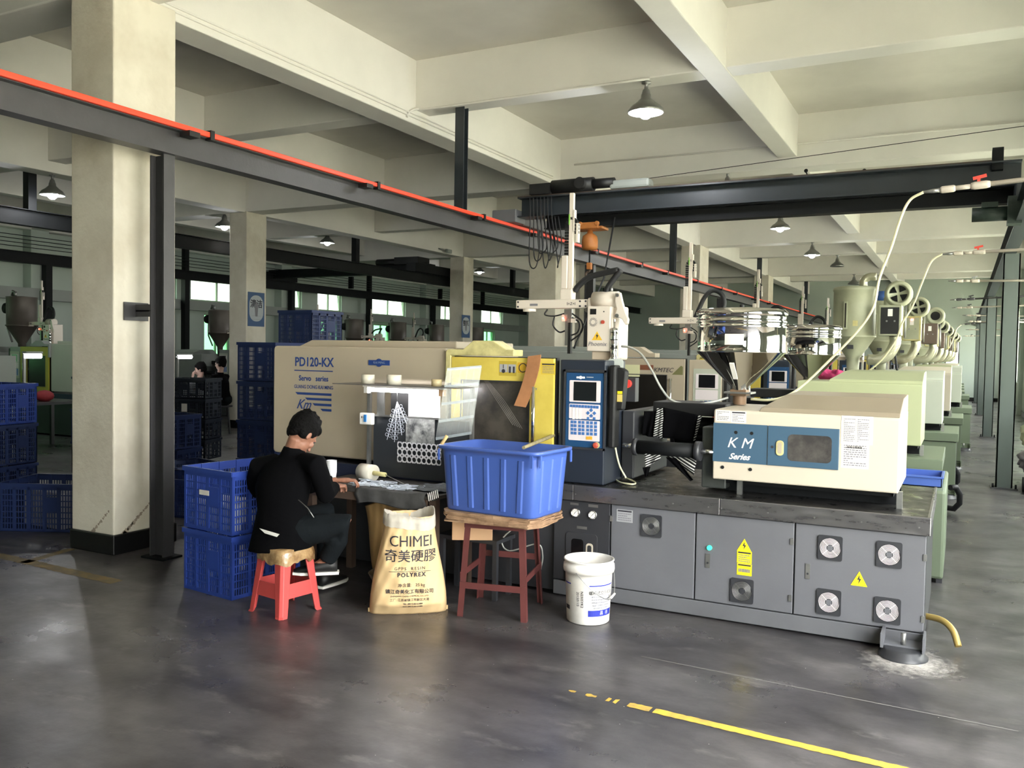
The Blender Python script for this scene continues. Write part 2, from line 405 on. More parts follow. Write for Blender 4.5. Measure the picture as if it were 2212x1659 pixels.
struct(box('baseboard_far', blackp, X0, X1, Y1 - .02, Y1, 0, .14), 'black painted strip along the foot of the end wall')
struct(box('baseboard_right', blackp, X1 - .02, X1, 4.25, Y1 - .02, 0, .14))
wn = 1
def window(side, y0, y1, z0, z1, bars=1, lab=None, gl=None):
    global wn
    x = X1 + .06 if side > 0 else X0 - .12
    f = MB(); w = .045
    f.box(x, x + .05, y0, y1, z0, z0 + w).box(x, x + .05, y0, y1, z1 - w, z1).box(x, x + .05, y0, y0 + w, z0 + w, z1 - w).box(x, x + .05, y1 - w, y1, z0 + w, z1 - w)
    for k in range(bars):
        yy = y0 + (y1 - y0) * (k + 1) / (bars + 1); f.box(x, x + .05, yy - w / 2, yy + w / 2, z0 + w, z1 - w)
    root = f.build('window_%d' % wn, winframe); wn += 1; struct(root, lab)
    for k in range(bars + 1):
        a = y0 + w / 2 + (y1 - y0 - w) * k / (bars + 1); c = y0 + w / 2 + (y1 - y0 - w) * (k + 1) / (bars + 1)
        MB().box(x + .022, x + .028, a + .01, c - .01, z0 + w, z1 - w).build('pane', gl or glass, root)
    return root
for o in WR:
    if o[2] > 0: window(1, *o, bars=2)
    portal(X1 + .3, (o[0] + o[1]) / 2, (o[2] + o[3]) / 2, o[1] - o[0], o[3] - o[2], (0, PI / 2, PI)) if False else portal(X1 + .28, (o[0] + o[1]) / 2, (o[2] + o[3]) / 2, o[3] - o[2], o[1] - o[0], (0, PI / 2, 0))
greengl = pane_mat('green_window_glass', (0.22, .40, .26), .08)
dusty = pane_mat('light_cutting_glass', (.42, .47, .42), .06)  # tint added to cut window light and darken the far bay, not dust
for o in LU: window(-1, *o, bars=1, gl=dusty)
for o in LL: window(-1, *o, bars=1, gl=greengl)
portal(X0 - .3, 19.5, 2.6, 2.6, 36, (0, -PI / 2, 0)); portal(X0 - .3, 2, 2.6, 2.6, 14, (0, -PI / 2, 0))
f = MB().box(-.62, -.58, Y1 + .05, Y1 + .1, 1.25, 2.4).box(-.16, -.12, Y1 + .05, Y1 + .1, 1.25, 2.4).box(-.58, -.16, Y1 + .05, Y1 + .1, 1.25, 1.29).box(-.58, -.16, Y1 + .05, Y1 + .1, 2.36, 2.4)
root = struct(f.build('window_%d' % wn, steel_dk), 'bright window in the end wall of the aisle'); wn += 1
MB().box(-.58, -.16, Y1 + .07, Y1 + .076, 1.29, 2.36).build('pane', glass, root)
# projecting band between the two window rows of the far long wall
struct(box('trim_1', clampgrey, X0, X0 + .35, Y0, Y1, 2.66, 2.93), 'grey band between the upper and lower windows')

# beams
def beam(x0, x1, y0, y1, z, lab=None): return struct(box('ceiling_beam', plaster, x0, x1, y0, y1, z, ZC + .01, bev=.012), lab)
MAINY = [4.42, 12.82, 21.22, 29.62]; SECY = [.2, 8.65, 17.05, 25.45, 33.85]
for (a, b_, z, l) in ((-6.2, -5.85, 4.29, 'deep white beam over the near row of columns'), (-13.05, -12.68, 4.29, 'deep white beam over the second row of columns'), (1.3, 1.6, 4.29, None), (-19.7, -19.4, 4.29, None),
                      (-2.44, -2.17, 4.45, 'shallower white beam running along the middle of the near bay'), (-9.6, -9.33, 4.45, None), (-16.4, -16.13, 4.45, None)):
    beam(a, b_, Y0, Y1, z, l)
for y in MAINY: beam(-19.69, 1.59, y, y + .42, 4.30)
beam(-19.69, 1.59, -4.0, -3.6, 4.30)
for y in SECY: beam(-19.69, 1.59, y, y + .31, 4.46)

# columns
def column(x0, x1, y0, y1, lab):
    b = MB()
    b.box(x0, x1, y0, y1, .15, 4.31)
    o = struct(b.build('concrete_column', plaster_col, bev=.012), lab)
    MB().box(x0 - .012, x1 + .012, y0 - .012, y1 + .012, 0, .155).build('column_base', blackp, o, bev=.01)
    return o
c1 = column(-6.20, -5.71, 4.42, 5.0, 'large white plastered column in front of the blue crates')
# scuffs rubbed into the plaster near the foot of the near column
scuff = mat('brown_scuff', '#a89a8a', .9, var=.3, scale=30)
def blotch(name, pts, n=(0, 0, 1), m=scuff, parent=None):
    return MB().add(pts, [tuple(range(len(pts)))]).build(name, m, parent)
def streak(p0, p1, w, y=None, x=None, k=14):
    rs = random.Random(3); b = MB()
    for i in range(k):
        t = (i + rs.random() * .5) / k; c = Vector(p0).lerp(Vector(p1), t); r = w * (.35 + rs.random() * .5) * (1 - .5 * t); q = []
        for j in range(7):
            a = 2 * PI * j / 7; rr_ = r * (.6 + rs.random() * .6)
            q.append(c + (Vector((math.cos(a) * rr_, 0, math.sin(a) * rr_)) if y is not None else Vector((0, math.cos(a) * rr_, math.sin(a) * rr_))))
        b.add(q, [tuple(range(7))])
    return b
a = at(192, 1158, y=4.415); b_ = at(236, 1102, y=4.415); streak((a.x, 4.4185, a.z), (b_.x, 4.4185, b_.z), .03, y=1).build('scuff_mark', scuff, c1)
a = at(262, 1160, x=-5.7085); b_ = at(325, 1085, x=-5.7085); streak((-5.7085, a.y, a.z), (-5.7085, b_.y, b_.z), .034, x=1, k=20).build('scuff_mark', scuff, c1)
for i, y in enumerate((12.82, 21.22, 29.62)): column(-6.24, -5.76, y - .3, y + .5, 'white column of the near row, %s from the camera' % ('second', 'third', 'fourth')[i])
for i, y in enumerate((4.42, 12.8, 21.2, 29.6)):
    c = column(-13.09, -12.63, y, y + .55, 'white column of the second row with a blue poster' if i in (1, 2) else 'white column of the second row without a poster')
for y in (4.4, 12.8, 21.2, 29.6): struct(box('pilaster_column', wallg, X0, X0 + .3, y, y + .45, 0, 4.31)); struct(box('pilaster_column', wallg, X1 - .12, X1, y, y + .45, 0, 4.31))

# posters on the second row
def poster(y0, y1, z0, z1, title, lab):
    x = -12.618
    t = tag(MB().box(x - .008, x, y0, y1, z0, z1).build('poster', mat('poster_blue', '#2d4f7a', .5)), lab, 'poster')
    w = (y1 - y0); poly = rr(y0 + .035, y1 - .035, z0 + .1, z1 - .06, w * .38, 6)
    MB().prism(poly, x, x + .002, 'x').build('poster_panel', mat('poster_grey', '#aab0b6', .6), t)
    text('lettering', title, .17, (x + .003, (y0 + y1) / 2, z1 - .24), SIDE, inkdk, t, bold=.004)
    for k in range(3): text('lettering', '—————' if k else 'SETKETSU' if 0 else '·····', .05, (x + .003, (y0 + y1) / 2, z1 - .40 - k * .07), SIDE, inkgrey, t)
    b = MB(); ym = (y0 + y1) / 2; b.prism([(ym - .03, z0 + .2), (ym + .03, z0 + .2), (ym + .05, z0 + .42), (ym, z0 + .5), (ym - .05, z0 + .42)], x + .002, x + .004, 'x').build('poster_figure', inkgrey, t)
a = at(536, 630, x=-12.618); b_ = at(571, 706, x=-12.618); poster(a.y, b_.y, b_.z, a.z, '清洁', 'blue and grey notice on the column nearest the two seated workers')
a = at(998, 680, x=-12.618); b_ = at(1015, 730, x=-12.618); poster(a.y, b_.y, b_.z, a.z, '整顿', 'blue and grey notice on the more distant column of the second row')

# floor markings
def ragged(pts, w, seed, y_fade=None):
    rs = random.Random(seed); b = MB()
    return b
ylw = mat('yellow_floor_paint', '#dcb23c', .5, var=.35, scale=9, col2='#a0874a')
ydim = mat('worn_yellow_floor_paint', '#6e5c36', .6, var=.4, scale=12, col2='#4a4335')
def strip(name, p0, p1, w, m, seed, gaps=0.0, lab=None, n=60, fade=False):
    rs = random.Random(seed); p0 = Vector(p0); p1 = Vector(p1); d = (p1 - p0); q = Vector((-d.y, d.x, 0)).normalized(); b = MB(); prev = None
    for i in range(n + 1):
        t = i / n; c = p0 + d * t; k = 1.0 if not fade else max(.0, min(1, t * 4 + .1 + (rs.random() - .5) * .5))
        a_ = w / 2 * (1 + (rs.random() - .5) * .25) * max(k, .15); b2 = w / 2 * (1 + (rs.random() - .5) * .25) * max(k, .15)
        cur = (c + q * a_, c - q * b2)
        hole = fade and t < .34 and math.sin(t * 90) + math.sin(t * 37 + 1) + rs.uniform(-.8, .8) > (.0 if t < .2 else .9)
        if prev and not hole: b.quad(prev[0], prev[1], cur[1], cur[0])
        prev = cur
    o = b.build(name, m); return struct(o, lab)
zf = .0015
a = at(1200, 1485, z=0); b_ = at(2000, 1674, z=0); strip('floor_marking', (a.x, a.y, zf), (b_.x, b_.y, zf), .052, ylw, 5, .0, 'worn yellow line painted on the floor in front of the machine, fading at one end', 90, True)
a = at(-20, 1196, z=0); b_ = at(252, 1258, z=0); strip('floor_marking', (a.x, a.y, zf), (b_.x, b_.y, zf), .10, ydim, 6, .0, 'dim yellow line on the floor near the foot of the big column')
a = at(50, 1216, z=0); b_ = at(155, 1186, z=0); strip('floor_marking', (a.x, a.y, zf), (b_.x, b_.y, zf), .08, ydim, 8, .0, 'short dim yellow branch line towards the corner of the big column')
a = at(1385, 1418, z=0); b_ = at(2200, 1580, z=0); strip('floor_joint', (a.x, a.y, .001), (b_.x, b_.y, .001), .006, mat('pale_joint_line', '#7d7a78', .7), 4, .0, 'thin pale line crossing the floor between the machine foot and the yellow line')
dust = mat('white_floor_dust', '#b9b4af', .8, var=.4, scale=25, col2='#8f8a87')
rs = random.Random(2); b = MB()
c0 = at(1965, 1440, z=0)
q = [Vector((c0.x + math.cos(t * .42) * (.15 + rs.random() * .03), c0.y - .0 + math.sin(t * .42) * (.10 + rs.random() * .02), .0012)) for t in range(15)]
dust.use_nodes = True; t_ = dust.node_tree; pb_ = t_.nodes['Principled BSDF']; n_ = t_.nodes.new('ShaderNodeTexNoise'); n_.inputs['Scale'].default_value = 16; n_.inputs['Detail'].default_value = 6; n_.inputs['Roughness'].default_value = .75
g_ = t_.nodes.new('ShaderNodeTexCoord'); l_ = t_.nodes.new('ShaderNodeVectorMath'); l_.operation = 'LENGTH'; t_.links.new(g_.outputs['Object'], l_.inputs[0]); t_.links.new(g_.outputs['Object'], n_.inputs[0])
m1_ = t_.nodes.new('ShaderNodeMapRange'); m1_.inputs[1].default_value = .10; m1_.inputs[2].default_value = .32; m1_.inputs[3].default_value = .75; m1_.inputs[4].default_value = -.35; m1_.clamp = False
t_.links.new(l_.outputs['Value'], m1_.inputs[0]); a_ = t_.nodes.new('ShaderNodeMath'); a_.operation = 'ADD'; t_.links.new(m1_.outputs[0], a_.inputs[0])
m2_ = t_.nodes.new('ShaderNodeMapRange'); m2_.inputs[1].default_value = .35; m2_.inputs[2].default_value = .65; m2_.inputs[3].default_value = -.35; m2_.inputs[4].default_value = .35; t_.links.new(n_.outputs[0], m2_.inputs[0]); t_.links.new(m2_.outputs[0], a_.inputs[1]); a_.use_clamp = True
t_.links.new(a_.outputs[0], pb_.inputs['Alpha'])
fd = MB().add([(.34 * math.cos(k * .4), .30 * math.sin(k * .4), 0) for k in range(16)], [tuple(range(16))]).build('floor_dust', dust); fd.location = (-.20, 4.98, .0012); fd['kind'] = 'stuff'; fd['label'] = 'pale dusty patch round the machine foot'

# ------------------------------------------------------------------ steelwork
def ibeam(b, p0, p1, w, h, t=.012, axis='y'):
    x, z = (p0[0], p0[2]) if axis == 'y' else (p0[1], p0[2])
    pr = [(x - w / 2, z), (x + w / 2, z), (x + w / 2, z + t), (x + t / 2, z + t), (x + t / 2, z + h - t), (x + w / 2, z + h - t), (x + w / 2, z + h), (x - w / 2, z + h), (x - w / 2, z + h - t), (x - t / 2, z + h - t), (x - t / 2, z + t), (x - w / 2, z + t)]
    if axis == 'y': b.prism(pr, p0[1], p1[1], 'y')
    else: b.prism(pr, p0[0], p1[0], 'x')
    return b
rw = thing('crane_runway', 'long dark steel runway beam with an orange red conductor rail, above the near columns', 'beam', (-5.3, 4.58, 3.03))
ibeam(MB(), (-5.3, Y0 + .05, 3.03), (-5.3, Y1 - .05, 3.03), .13, .2).build('rail_beam', steel_dk, rw)
box('conductor_rail', redrail, -5.235, -5.20, Y0 + .05, Y1 - .05, 3.222, 3.262, rw, bev=.006)
for i in range(12):
    y = 4.9 + i * 1.95 + (i % 3) * .2
    MB().box(-5.25, -5.19, y - .02, y + .02, 3.20, 3.275).build('rail_clip', black, rw); MB().box(-5.235, -5.13, y - .28, y - .18, 3.17, 3.21).build('collector_bracket', black, rw)
for y in (8.8, 17.2, 25.6, 34.0):
    b = MB(); ibeam(b, (0, 0, 0), (0, 0, 0), .1, .1) if False else None
    b.box(-5.36, -5.24, y - .05, y - .04, 3.22, 4.465).box(-5.36, -5.24, y + .04, y + .05, 3.22, 4.465).box(-5.306, -5.294, y - .04, y + .04, 3.22, 4.465).build('hanger_strut', girder_m, rw)
XP = -5.36
for i, y in enumerate((4.57, 12.97, 21.4, 29.8)):
    t = thing('steel_post', 'dark steel H post under the orange-railed runway, %s from the camera' % ('first, beside the big column', 'second', 'third', 'fourth')[i], 'post', (-5.3, y, 0))
    MB().box(XP - .075, XP - .062, y - .05, y + .05, 0, 3.03).box(XP + .062, XP + .075, y - .05, y + .05, 0, 3.03).box(XP - .062, XP + .062, y - .006, y + .006, 0, 3.03).build('web', steel_dk, t)
    MB().box(-5.48, -5.24, y - .09, y + .09, 0, .015).build('base_plate', steel_bk, t)
p = at(293, 741, y=4.9)
br = MB().box(-5.70, -5.365, 4.60, 4.615, 1.83, 1.925).box(-5.70, -5.69, 4.5, 4.72, 1.80, 1.94).box(-5.69, -5.365, 4.60, 4.66, 1.87, 1.88).build('wall_bracket', steel_dk)
tag(br, 'small steel bracket tying the post to the big column', 'bracket')

# runway of the next bay and its crane
for (x, z, lab) in ((-13.36, 3.5, 'dark runway beam along the second row of columns'), (-19.25, 3.48, 'dark runway beam along the far wall')):
    t = thing('crane_runway', lab, 'beam', (x, 4, z)); ibeam(MB(), (x, Y0 + .05, z), (x, Y1 - .05, z), .16, .26).build('rail_beam', steel_bk, t)
    for y in (.35, 8.8, 17.2, 25.6, 34.0):
        MB().box(x - .07, x + .07, y - .07, y + .07, z + .26, 4.465).build('hanger_strut', steel_bk, t)
for i, y in enumerate((8.8, 13.1, 17.2, 21.5, 25.6, 29.9)):
    tag(box('steel_post', steel_bk, -19.33, -19.17, y - .08, y + .08, 0, 3.48), 'black steel post against the far wall, %s of six from the left' % ('first', 'second', 'third', 'fourth', 'fifth', 'last')[i], 'post', 'black posts along the far wall')
for k in range(4):
    w = MB(); 
    w.tube([(-19.0, 2, 3.82 + k * .085), (-19.0, 37, 3.82 + k * .085)], .009, 6)
    tag(w.build('overhead_wire', steel_bk), '%s of four thin overhead wires strung above the far wall runway' % ('lowest', 'second lowest', 'second highest', 'highest')[k], 'wire', 'overhead wires by the far wall')
for i, y in enumerate((11.4, 15.1, 19.7, 24.2, 30.)):
    tag(box('wire_bracket', steel_bk, -19.06, -18.9, y - .05, y + .05, 3.74, 4.15), 'upright bracket carrying the overhead wires, %s of five from the left' % ('first', 'second', 'third', 'fourth', 'last')[i], 'bracket', 'brackets of the overhead wires')
t = thing('overhead_crane', 'black overhead crane bridging the next bay', 'crane', (-16.3, 20.6, 3.76))
MB().box(-19.3, -13.3, 20.5, 20.75, 3.80, 4.05).build('girder', steel_bk, t)
MB().box(-13.5, -13.2, 19.6, 21.6, 3.765, 4.0).build('end_carriage', steel_bk, t); MB().box(-19.35, -19.1, 19.6, 21.6, 3.745, 3.98).build('end_carriage', steel_bk, t)
MB().box(-14.4, -13.6, 20.3, 20.9, 4.05, 4.25).cyl((-15.2, 20.6, 4.15), .1, .8, 'x').build('drive_motor', black, t)

# the near crane
t = thing('overhead_crane', 'large blue-grey bridge crane crossing over the machines near the camera', 'crane', (-2.4, 10, 3.2))
b = MB(); ibeam(b, (-5.1, 10, 3.33), (.46, 10, 3.33), .26, .25, .016, 'x'); b.build('girder', girder_m, t)
b = MB(); ibeam(b, (-4.75, 10.02, 3.17), (.42, 10.02, 3.17), .16, .16, .014, 'x'); b.build('hoist_rail', steel_bk, t)
MB().box(-5.42, -5.14, 10.12, 11.6, 3.265, 3.42).build('end_carriage', steel_dk, t, bev=.01)
MB().box(-5.44, -5.10, 9.82, 10.10, 3.265, 3.43).build('limit_box', base_m, t, bev=.01)
MB().box(.40, .56, 9.5, 10.6, 3.14, 3.33).build('end_carriage', girder_m, t, bev=.01)
box('buffer_post', steel_bk, .20, .30, 9.9, 10.1, 3.5, 3.72, t)
rst = mat('rusty_flange', '#4a3d33', .7, var=.3, scale=10)
box('top_flange', rst, -5.1, .2, 9.87, 10.13, 3.58, 3.592, t)
MB().cyl((-4.62, 9.9, 3.68), .085, .55, 'x').cyl((-4.1, 9.9, 3.68), .06, .3, 'x').box(-4.9, -4.62, 9.8, 10.0, 3.59, 3.72).cyl((-4.2, 9.75, 3.68), .07, .3, 'y').build('drive_motor', black, t)
MB().box(-3.85, -3.35, 9.85, 10.05, 3.592, 3.70).build('motor_housing', clampgrey, t, bev=.03)
gm = mat('dark_green_motor', '#24322c', .5, bump=.4, bscale=30)
a = at(2150, 462, y=9.6)
MB().cyl((a.x - .2, 9.6, a.z), .07, .34, 'x', 14).box(a.x + .1, a.x + .22, 9.5, 9.7, a.z - .11, a.z + .15).box(a.x - .12, a.x + .02, 9.54, 9.66, a.z + .06, a.z + .11).build('travel_motor', gm, t)
h = thing('chain_hoist', 'orange chain hoist with a hook hanging from the near crane', 'hoist', (-4.15, 10.02, 2.55))
MB().box(-4.33, -3.95, 9.91, 10.13, 3.135, 3.17).box(-4.3, -4.0, 9.90, 9.93, 3.14, 3.22).cyl((-4.24, 9.89, 3.20), .03, .04, 'y').cyl((-4.02, 9.89, 3.20), .03, .04, 'y').build('trolley', orange, h, bev=.01)
b = MB(); b.lathe((-4.155, 10.02, 0), [(0, 3.14), (.03, 3.14), (.04, 3.10), (.095, 3.06), (.108, 3.0), (.108, 2.93), (.095, 2.895), (0, 2.89)], 8); b.build('hoist_cover', orange, h)
b = MB()
for i in range(12): b.lathe((-4.155, 10.02, 2.89 - i * .0135), [(.009, 0), (.013, -.006), (.009, -.012)], 6)
b.build('chain', steel_bk, h)
MB().box(-4.185, -4.125, 9.99, 10.05, 2.65, 2.735).build('hook_block', orange, h, bev=.008)
MB().tube(curve_pts([(-4.155, 10.02, 2.66), (-4.155, 10.02, 2.635), (-4.195, 10.02, 2.605), (-4.19, 10.02, 2.56), (-4.155, 10.02, 2.54), (-4.12, 10.02, 2.56), (-4.115, 10.02, 2.59)], 5), .016, 8).build('hook', rst, h)
# bundle of drooping cables at the left end of the crane
for k in range(7):
    x = -4.9 + k * .05
    tag(MB().tube(curve_pts([(x, 9.82, 3.55), (x + .02, 9.8, 3.3), (x + .03 + k * .015, 9.78, 2.75 + .07 * (k % 3)), (x + .12, 9.78, 2.68 + .09 * (k % 3)), (x + .16, 9.8, 2.95), (x + .1, 9.82, 3.3)], 6), .008, 6).build('hanging_cable', rubber),
        'black cable looping down from the left end of the near crane', 'cable', 'cables looping at the end of the near crane')
tag(MB().tube([at(1328, 470, y=9.95), at(1305, 600, y=9.2), at(1240, 752, y=8.4)], .011, 6).build('control_cable', rubber), 'straight black pendant cable slanting down from the near crane', 'cable')

# right runway and posts
rr_t = thing('crane_runway', 'green-grey runway beam carried on the row of posts beside the aisle', 'beam', (.48, 10, 2.93))
ibeam(MB(), (.48, 5.4, 2.93), (.48, Y1 - .05, 2.93), .14, .2).build('rail_beam', girder_m, rr_t)
for i, y in enumerate((12.48, 20.6, 28.7, 36.6)):
    t = thing('steel_post', 'green-grey steel post standing beside the aisle, %s from the camera' % ('first', 'second', 'third', 'fourth')[i], 'post', (.5, y, 0))
    MB().box(.415, .43, y - .09, y + .09, .015, 2.93).box(.585, .60, y - .09, y + .09, .015, 2.93).box(.43, .585, y - .008, y + .008, .015, 2.93).build('web', post_m, t)
    MB().box(.415, .60, y - .09, y - .078, .015, 2.93).build('face_plate', post_m, t)
    MB().box(.36, .66, y - .15, y + .15, 0, .015).build('base_plate', steel_dk, t)
    for (dx, dy) in ((.385, -.12), (.635, -.12)): MB().cyl((dx, y + dy, .015), .012, .05, 'z', 8).build('anchor_bolt', steel_bk, t)

# ------------------------------------------------------------------ lamps
def lamp(u, v, y, lit, lab, drop=.0, power=14):
    p = at(u, v, y=y); x, z = p.x, p.z                               # top of the fitting
    t = thing('pendant_lamp', lab, 'lamp', (x, y, z))
    top = 4.46 if abs(y - 8.8) < .2 or abs(y - 17.2) < .2 or abs(y - 25.6) < .2 else 4.3
    MB().cyl((x, y, z + .05), .012, top - z - .05, 'z', 8).build('rod', dullst, t) if top - z > .08 else None
    MB().lathe((x, y, z), [(0, .05), (.05, .05), (.05, .035), (.02, .03), (.022, -.02), (.035, -.03), (.045, -.07), (.05, -.1)], 16).build('lamp_holder', dullst, t)
    MB().lathe((x, y, z), [(.05, -.08), (.055, -.12), (.10, -.165), (.15, -.20), (.185, -.245), (.187, -.27), (.18, -.268), (.145, -.205), (.09, -.16), (.045, -.12)], 28).build('lamp_shade', lampsh, t)
    if lit:
        MB().sphere((x, y, z - .245), .08, 14, (1, 1, 1.1)).build('bulb', bulb_l, t)
        l = bpy.data.lights.new('lamp_light', 'POINT'); l.energy = power; l.shadow_soft_size = .06; l.color = (.9, .94, 1)
        lo = bpy.data.objects.new('lamp_light', l); C.objects.link(lo); lo.location = (x, y, z - .40)
    else: MB().sphere((x, y, z - .2), .05, 12).build('bulb', white, t)
lamp(1396, 188, 8.72, True, 'lit pendant lamp with a metal shade under the nearest cross beam', power=25)
lamp(1572, 380, 12.9, False, 'unlit pendant lamp just above the near crane girder')
lamp(1686, 464, 17.2, True, 'lit pendant lamp seen just below the near crane girder', power=20)
lamp(1755, 527, 21.3, True, 'lit pendant lamp, third of the row going down the near bay', power=16)
lamp(1809, 555, 25.6, False, 'unlit pendant lamp beyond the lit ones in the near bay')
lamp(1845, 596, 29.7, False, 'distant unlit pendant lamp peeping over the tall dryer')
lamp(113, 385, 8.8, True, 'lit pendant lamp in the next bay left of the big column', power=12)
lamp(707, 502, 17.2, True, 'pendant lamp high in the next bay above the black crane', power=9)
lamp(1036, 571, 25.6, True, 'small far lit pendant lamp beyond the second poster column', power=9)
lamp(485, 462, 12.9, True, 'pendant lamp partly behind the first poster column', power=9)
# conduits clipped to the beams
def conduit(pts, r, lab): return tag(MB().tube(pts, r, 8).build('conduit_pipe', plaster), lab, 'pipe')
conduit(curve_pts([(-5.838, 8.45, 4.33), (-5.838, 8.5, 4.40), (-5.80, 8.60, 4.452), (-5.6, 8.63, 4.448), (-4.2, 8.63, 4.448), (-2.95, 8.63, 4.448)], 5), .014, 'white conduit leading along the nearest cross beam to the lit lamp')
conduit([(-5.838, -4, 4.40), (-5.838, 12.5, 4.40)], .010, 'upper of two thin conduits along the deep beam')
conduit([(-5.838, -4, 4.36), (-5.838, 12.5, 4.36)], .010, 'lower of two thin conduits along the deep beam')
conduit([(-5.6, 12.79, 4.62), (1.3, 12.79, 4.62)], .014, 'thin conduit running across the face of the main cross beam')
t = tag(MB().tube([(-5.5, 12.7, 4.22), (.9, 12.6, 4.55)], .005, 5).build('stay_wire', steel_bk), 'thin wire strung under the main cross beam with small hooks', 'wire')
for u, v in ((1867, 372), (1741, 372)):
    p = at(u, v, y=12.6); MB().sphere((p.x, 12.6, p.z + .02), .028, 8).tube(curve_pts([(p.x, 12.6, p.z), (p.x + .02, 12.6, p.z - .05), (p.x, 12.6, p.z - .1), (p.x - .02, 12.6, p.z - .07)], 4), .008, 6).build('hook', steel_bk, t)
# small camera on the second row beam
p = at(965, 543, x=-12.6)
t = thing('security_camera', 'small grey security camera under the beam of the second row', 'camera', p)
MB().box(p.x + .02, p.x + .1, p.y - .12, p.y + .12, p.z - .05, p.z + .05).build('camera_body', clampgrey, t, bev=.01); MB().tube([(-12.68, p.y - .3, p.z + .05), (p.x + .05, p.y - .1, p.z)], .015).build('bracket', dullst, t)

# ================================================================== MOULDING MACHINES
def fan(par, x0, x1, z0, z1, y, light=False):
    cx_, cz_, w = (x0 + x1) / 2, (z0 + z1) / 2, (x1 - x0)
    fr = MB(); h = (z1 - z0) / 2; hw = w / 2; r = min(h, hw) * .88; n = 20
    out = rr(x0, x1, z0, z1, .012, 5)[:]; inn = []
    ring = [(cx_ + r * math.cos(2 * PI * k / 24), cz_ + r * math.sin(2 * PI * k / 24)) for k in range(24)]
    # plate with a round hole: both outlines share 24 points
    vs = [(p[0], y - .010, p[1]) for p in out] + [(p[0], y - .010, p[1]) for p in ring] + [(p[0], y + .0, p[1]) for p in out] + [(p[0], y + .012, p[1]) for p in ring]
    off = 3; fs = []
    for k in range(24):
        k2 = (k + 1) % 24; o1, o2 = (k - 0) % 24, (k2 - 0) % 24
        q1, q2 = 24 + (k + off) % 24, 24 + (k2 + off) % 24
        fs += [(o1, o2, q2, q1), (o1, o2, 48 + o2, 48 + o1), (q1, q2, 48 + q2, 48 + q1)]
    f = MB().add(vs, fs).build('fan_frame', base_dk, par)
    MB().cyl((cx_, y + .010, cz_), r, .002, 'y', 24).build('fan_opening', blackgl, f)
    g = MB()
    for k in range(1, 7):
        rk = r * (.28 + .72 * k / 6.5)
        g.tube([(cx_ + rk * math.cos(2 * PI * j / 20), y - .008, cz_ + rk * math.sin(2 * PI * j / 20)) for j in range(21)], .0018, 4, False)
    for k in range(4):
        a = PI / 4 + k * PI / 2; g.bar((cx_, y - .007, cz_), (cx_ + r * math.cos(a), y - .007, cz_ + r * math.sin(a)), .0035)
    g.build('fan_guard', keypad if light else dullst, f)
    MB().cyl((cx_, y - .011, cz_), r * .27, .008, 'y', 16).build('fan_hub', base_m if light else base_dk, f)
def triangle(par, x0, x1, z0, z1, y):
    xm = (x0 + x1) / 2
    t = MB().prism([(x0, z0), (x1, z0), (xm, z1)], y - .0015, y).build('warning_triangle', warny, par)
    h = z1 - z0; w = x1 - x0
    MB().prism([(xm + .02 * w, z0 + .78 * h), (xm - .12 * w, z0 + .42 * h), (xm - .01 * w, z0 + .42 * h), (xm - .05 * w, z0 + .12 * h), (xm + .13 * w, z0 + .5 * h), (xm + .02 * w, z0 + .5 * h)], y - .0022, y - .0015).build('lightning_mark', inkdk, t)
def lines(par, x0, x1, z0, z1, y, n, m=inkgrey, seed=1, title=None):
    rs = random.Random(seed); b = MB()
    for k in range(n):
        z = z1 - (z1 - z0) * (k + .5) / n; t = (z1 - z0) / n * .42; x = x0
        while x < x1 - .004:
            w = min(x1 - x, (x1 - x0) * rs.uniform(.05, .16)); b.box(x, x + w, y - .001, y, z - t / 2, z + t / 2); x += w + (x1 - x0) * .03
            if rs.random() < .06: break
    o = b.build('printed_lines', m, par); o['kind'] = 'stuff'; return o
def sheet(name, par, u0, v0, u1, v1, y, n=10, m=paper, seed=1, head=False, cols=1, ink=None):
    x0, x1, z0, z1 = frect(u0, v0, u1, v1, y)
    s = MB().box(x0, x1, y - .0012, y, z0, z1).build(name, m, par); mx = (x1 - x0) * .07; mz = (z1 - z0) * .06; top = z1 - mz
    if head: MB().box(x0 + mx, x1 - mx, y - .002, y - .0012, z1 - mz - (z1 - z0) * .12, z1 - mz).build('printed_heading', inkdk, s); top -= (z1 - z0) * .16
    for c in range(cols):
        a = x0 + mx + (x1 - x0 - 2 * mx) * c / cols; b_ = x0 + mx + (x1 - x0 - 2 * mx) * (c + 1) / cols - (mx * .6 if cols > 1 else 0)
        if cols > 1:
            fr = MB(); t = .001
            for q in ((a, b_, top - t, top), (a, b_, z0 + mz, z0 + mz + t), (a, a + t, z0 + mz, top), (b_ - t, b_, z0 + mz, top)): fr.box(q[0], q[1], y - .002, y - .0012, q[2], q[3])
            fr.build('printed_border', inkgrey, s)
        lines(s, a + .003, b_ - .003, z0 + mz * 1.3, top - mz * .4, y - .0012, n, ink or inkgrey, seed + c)
    return s

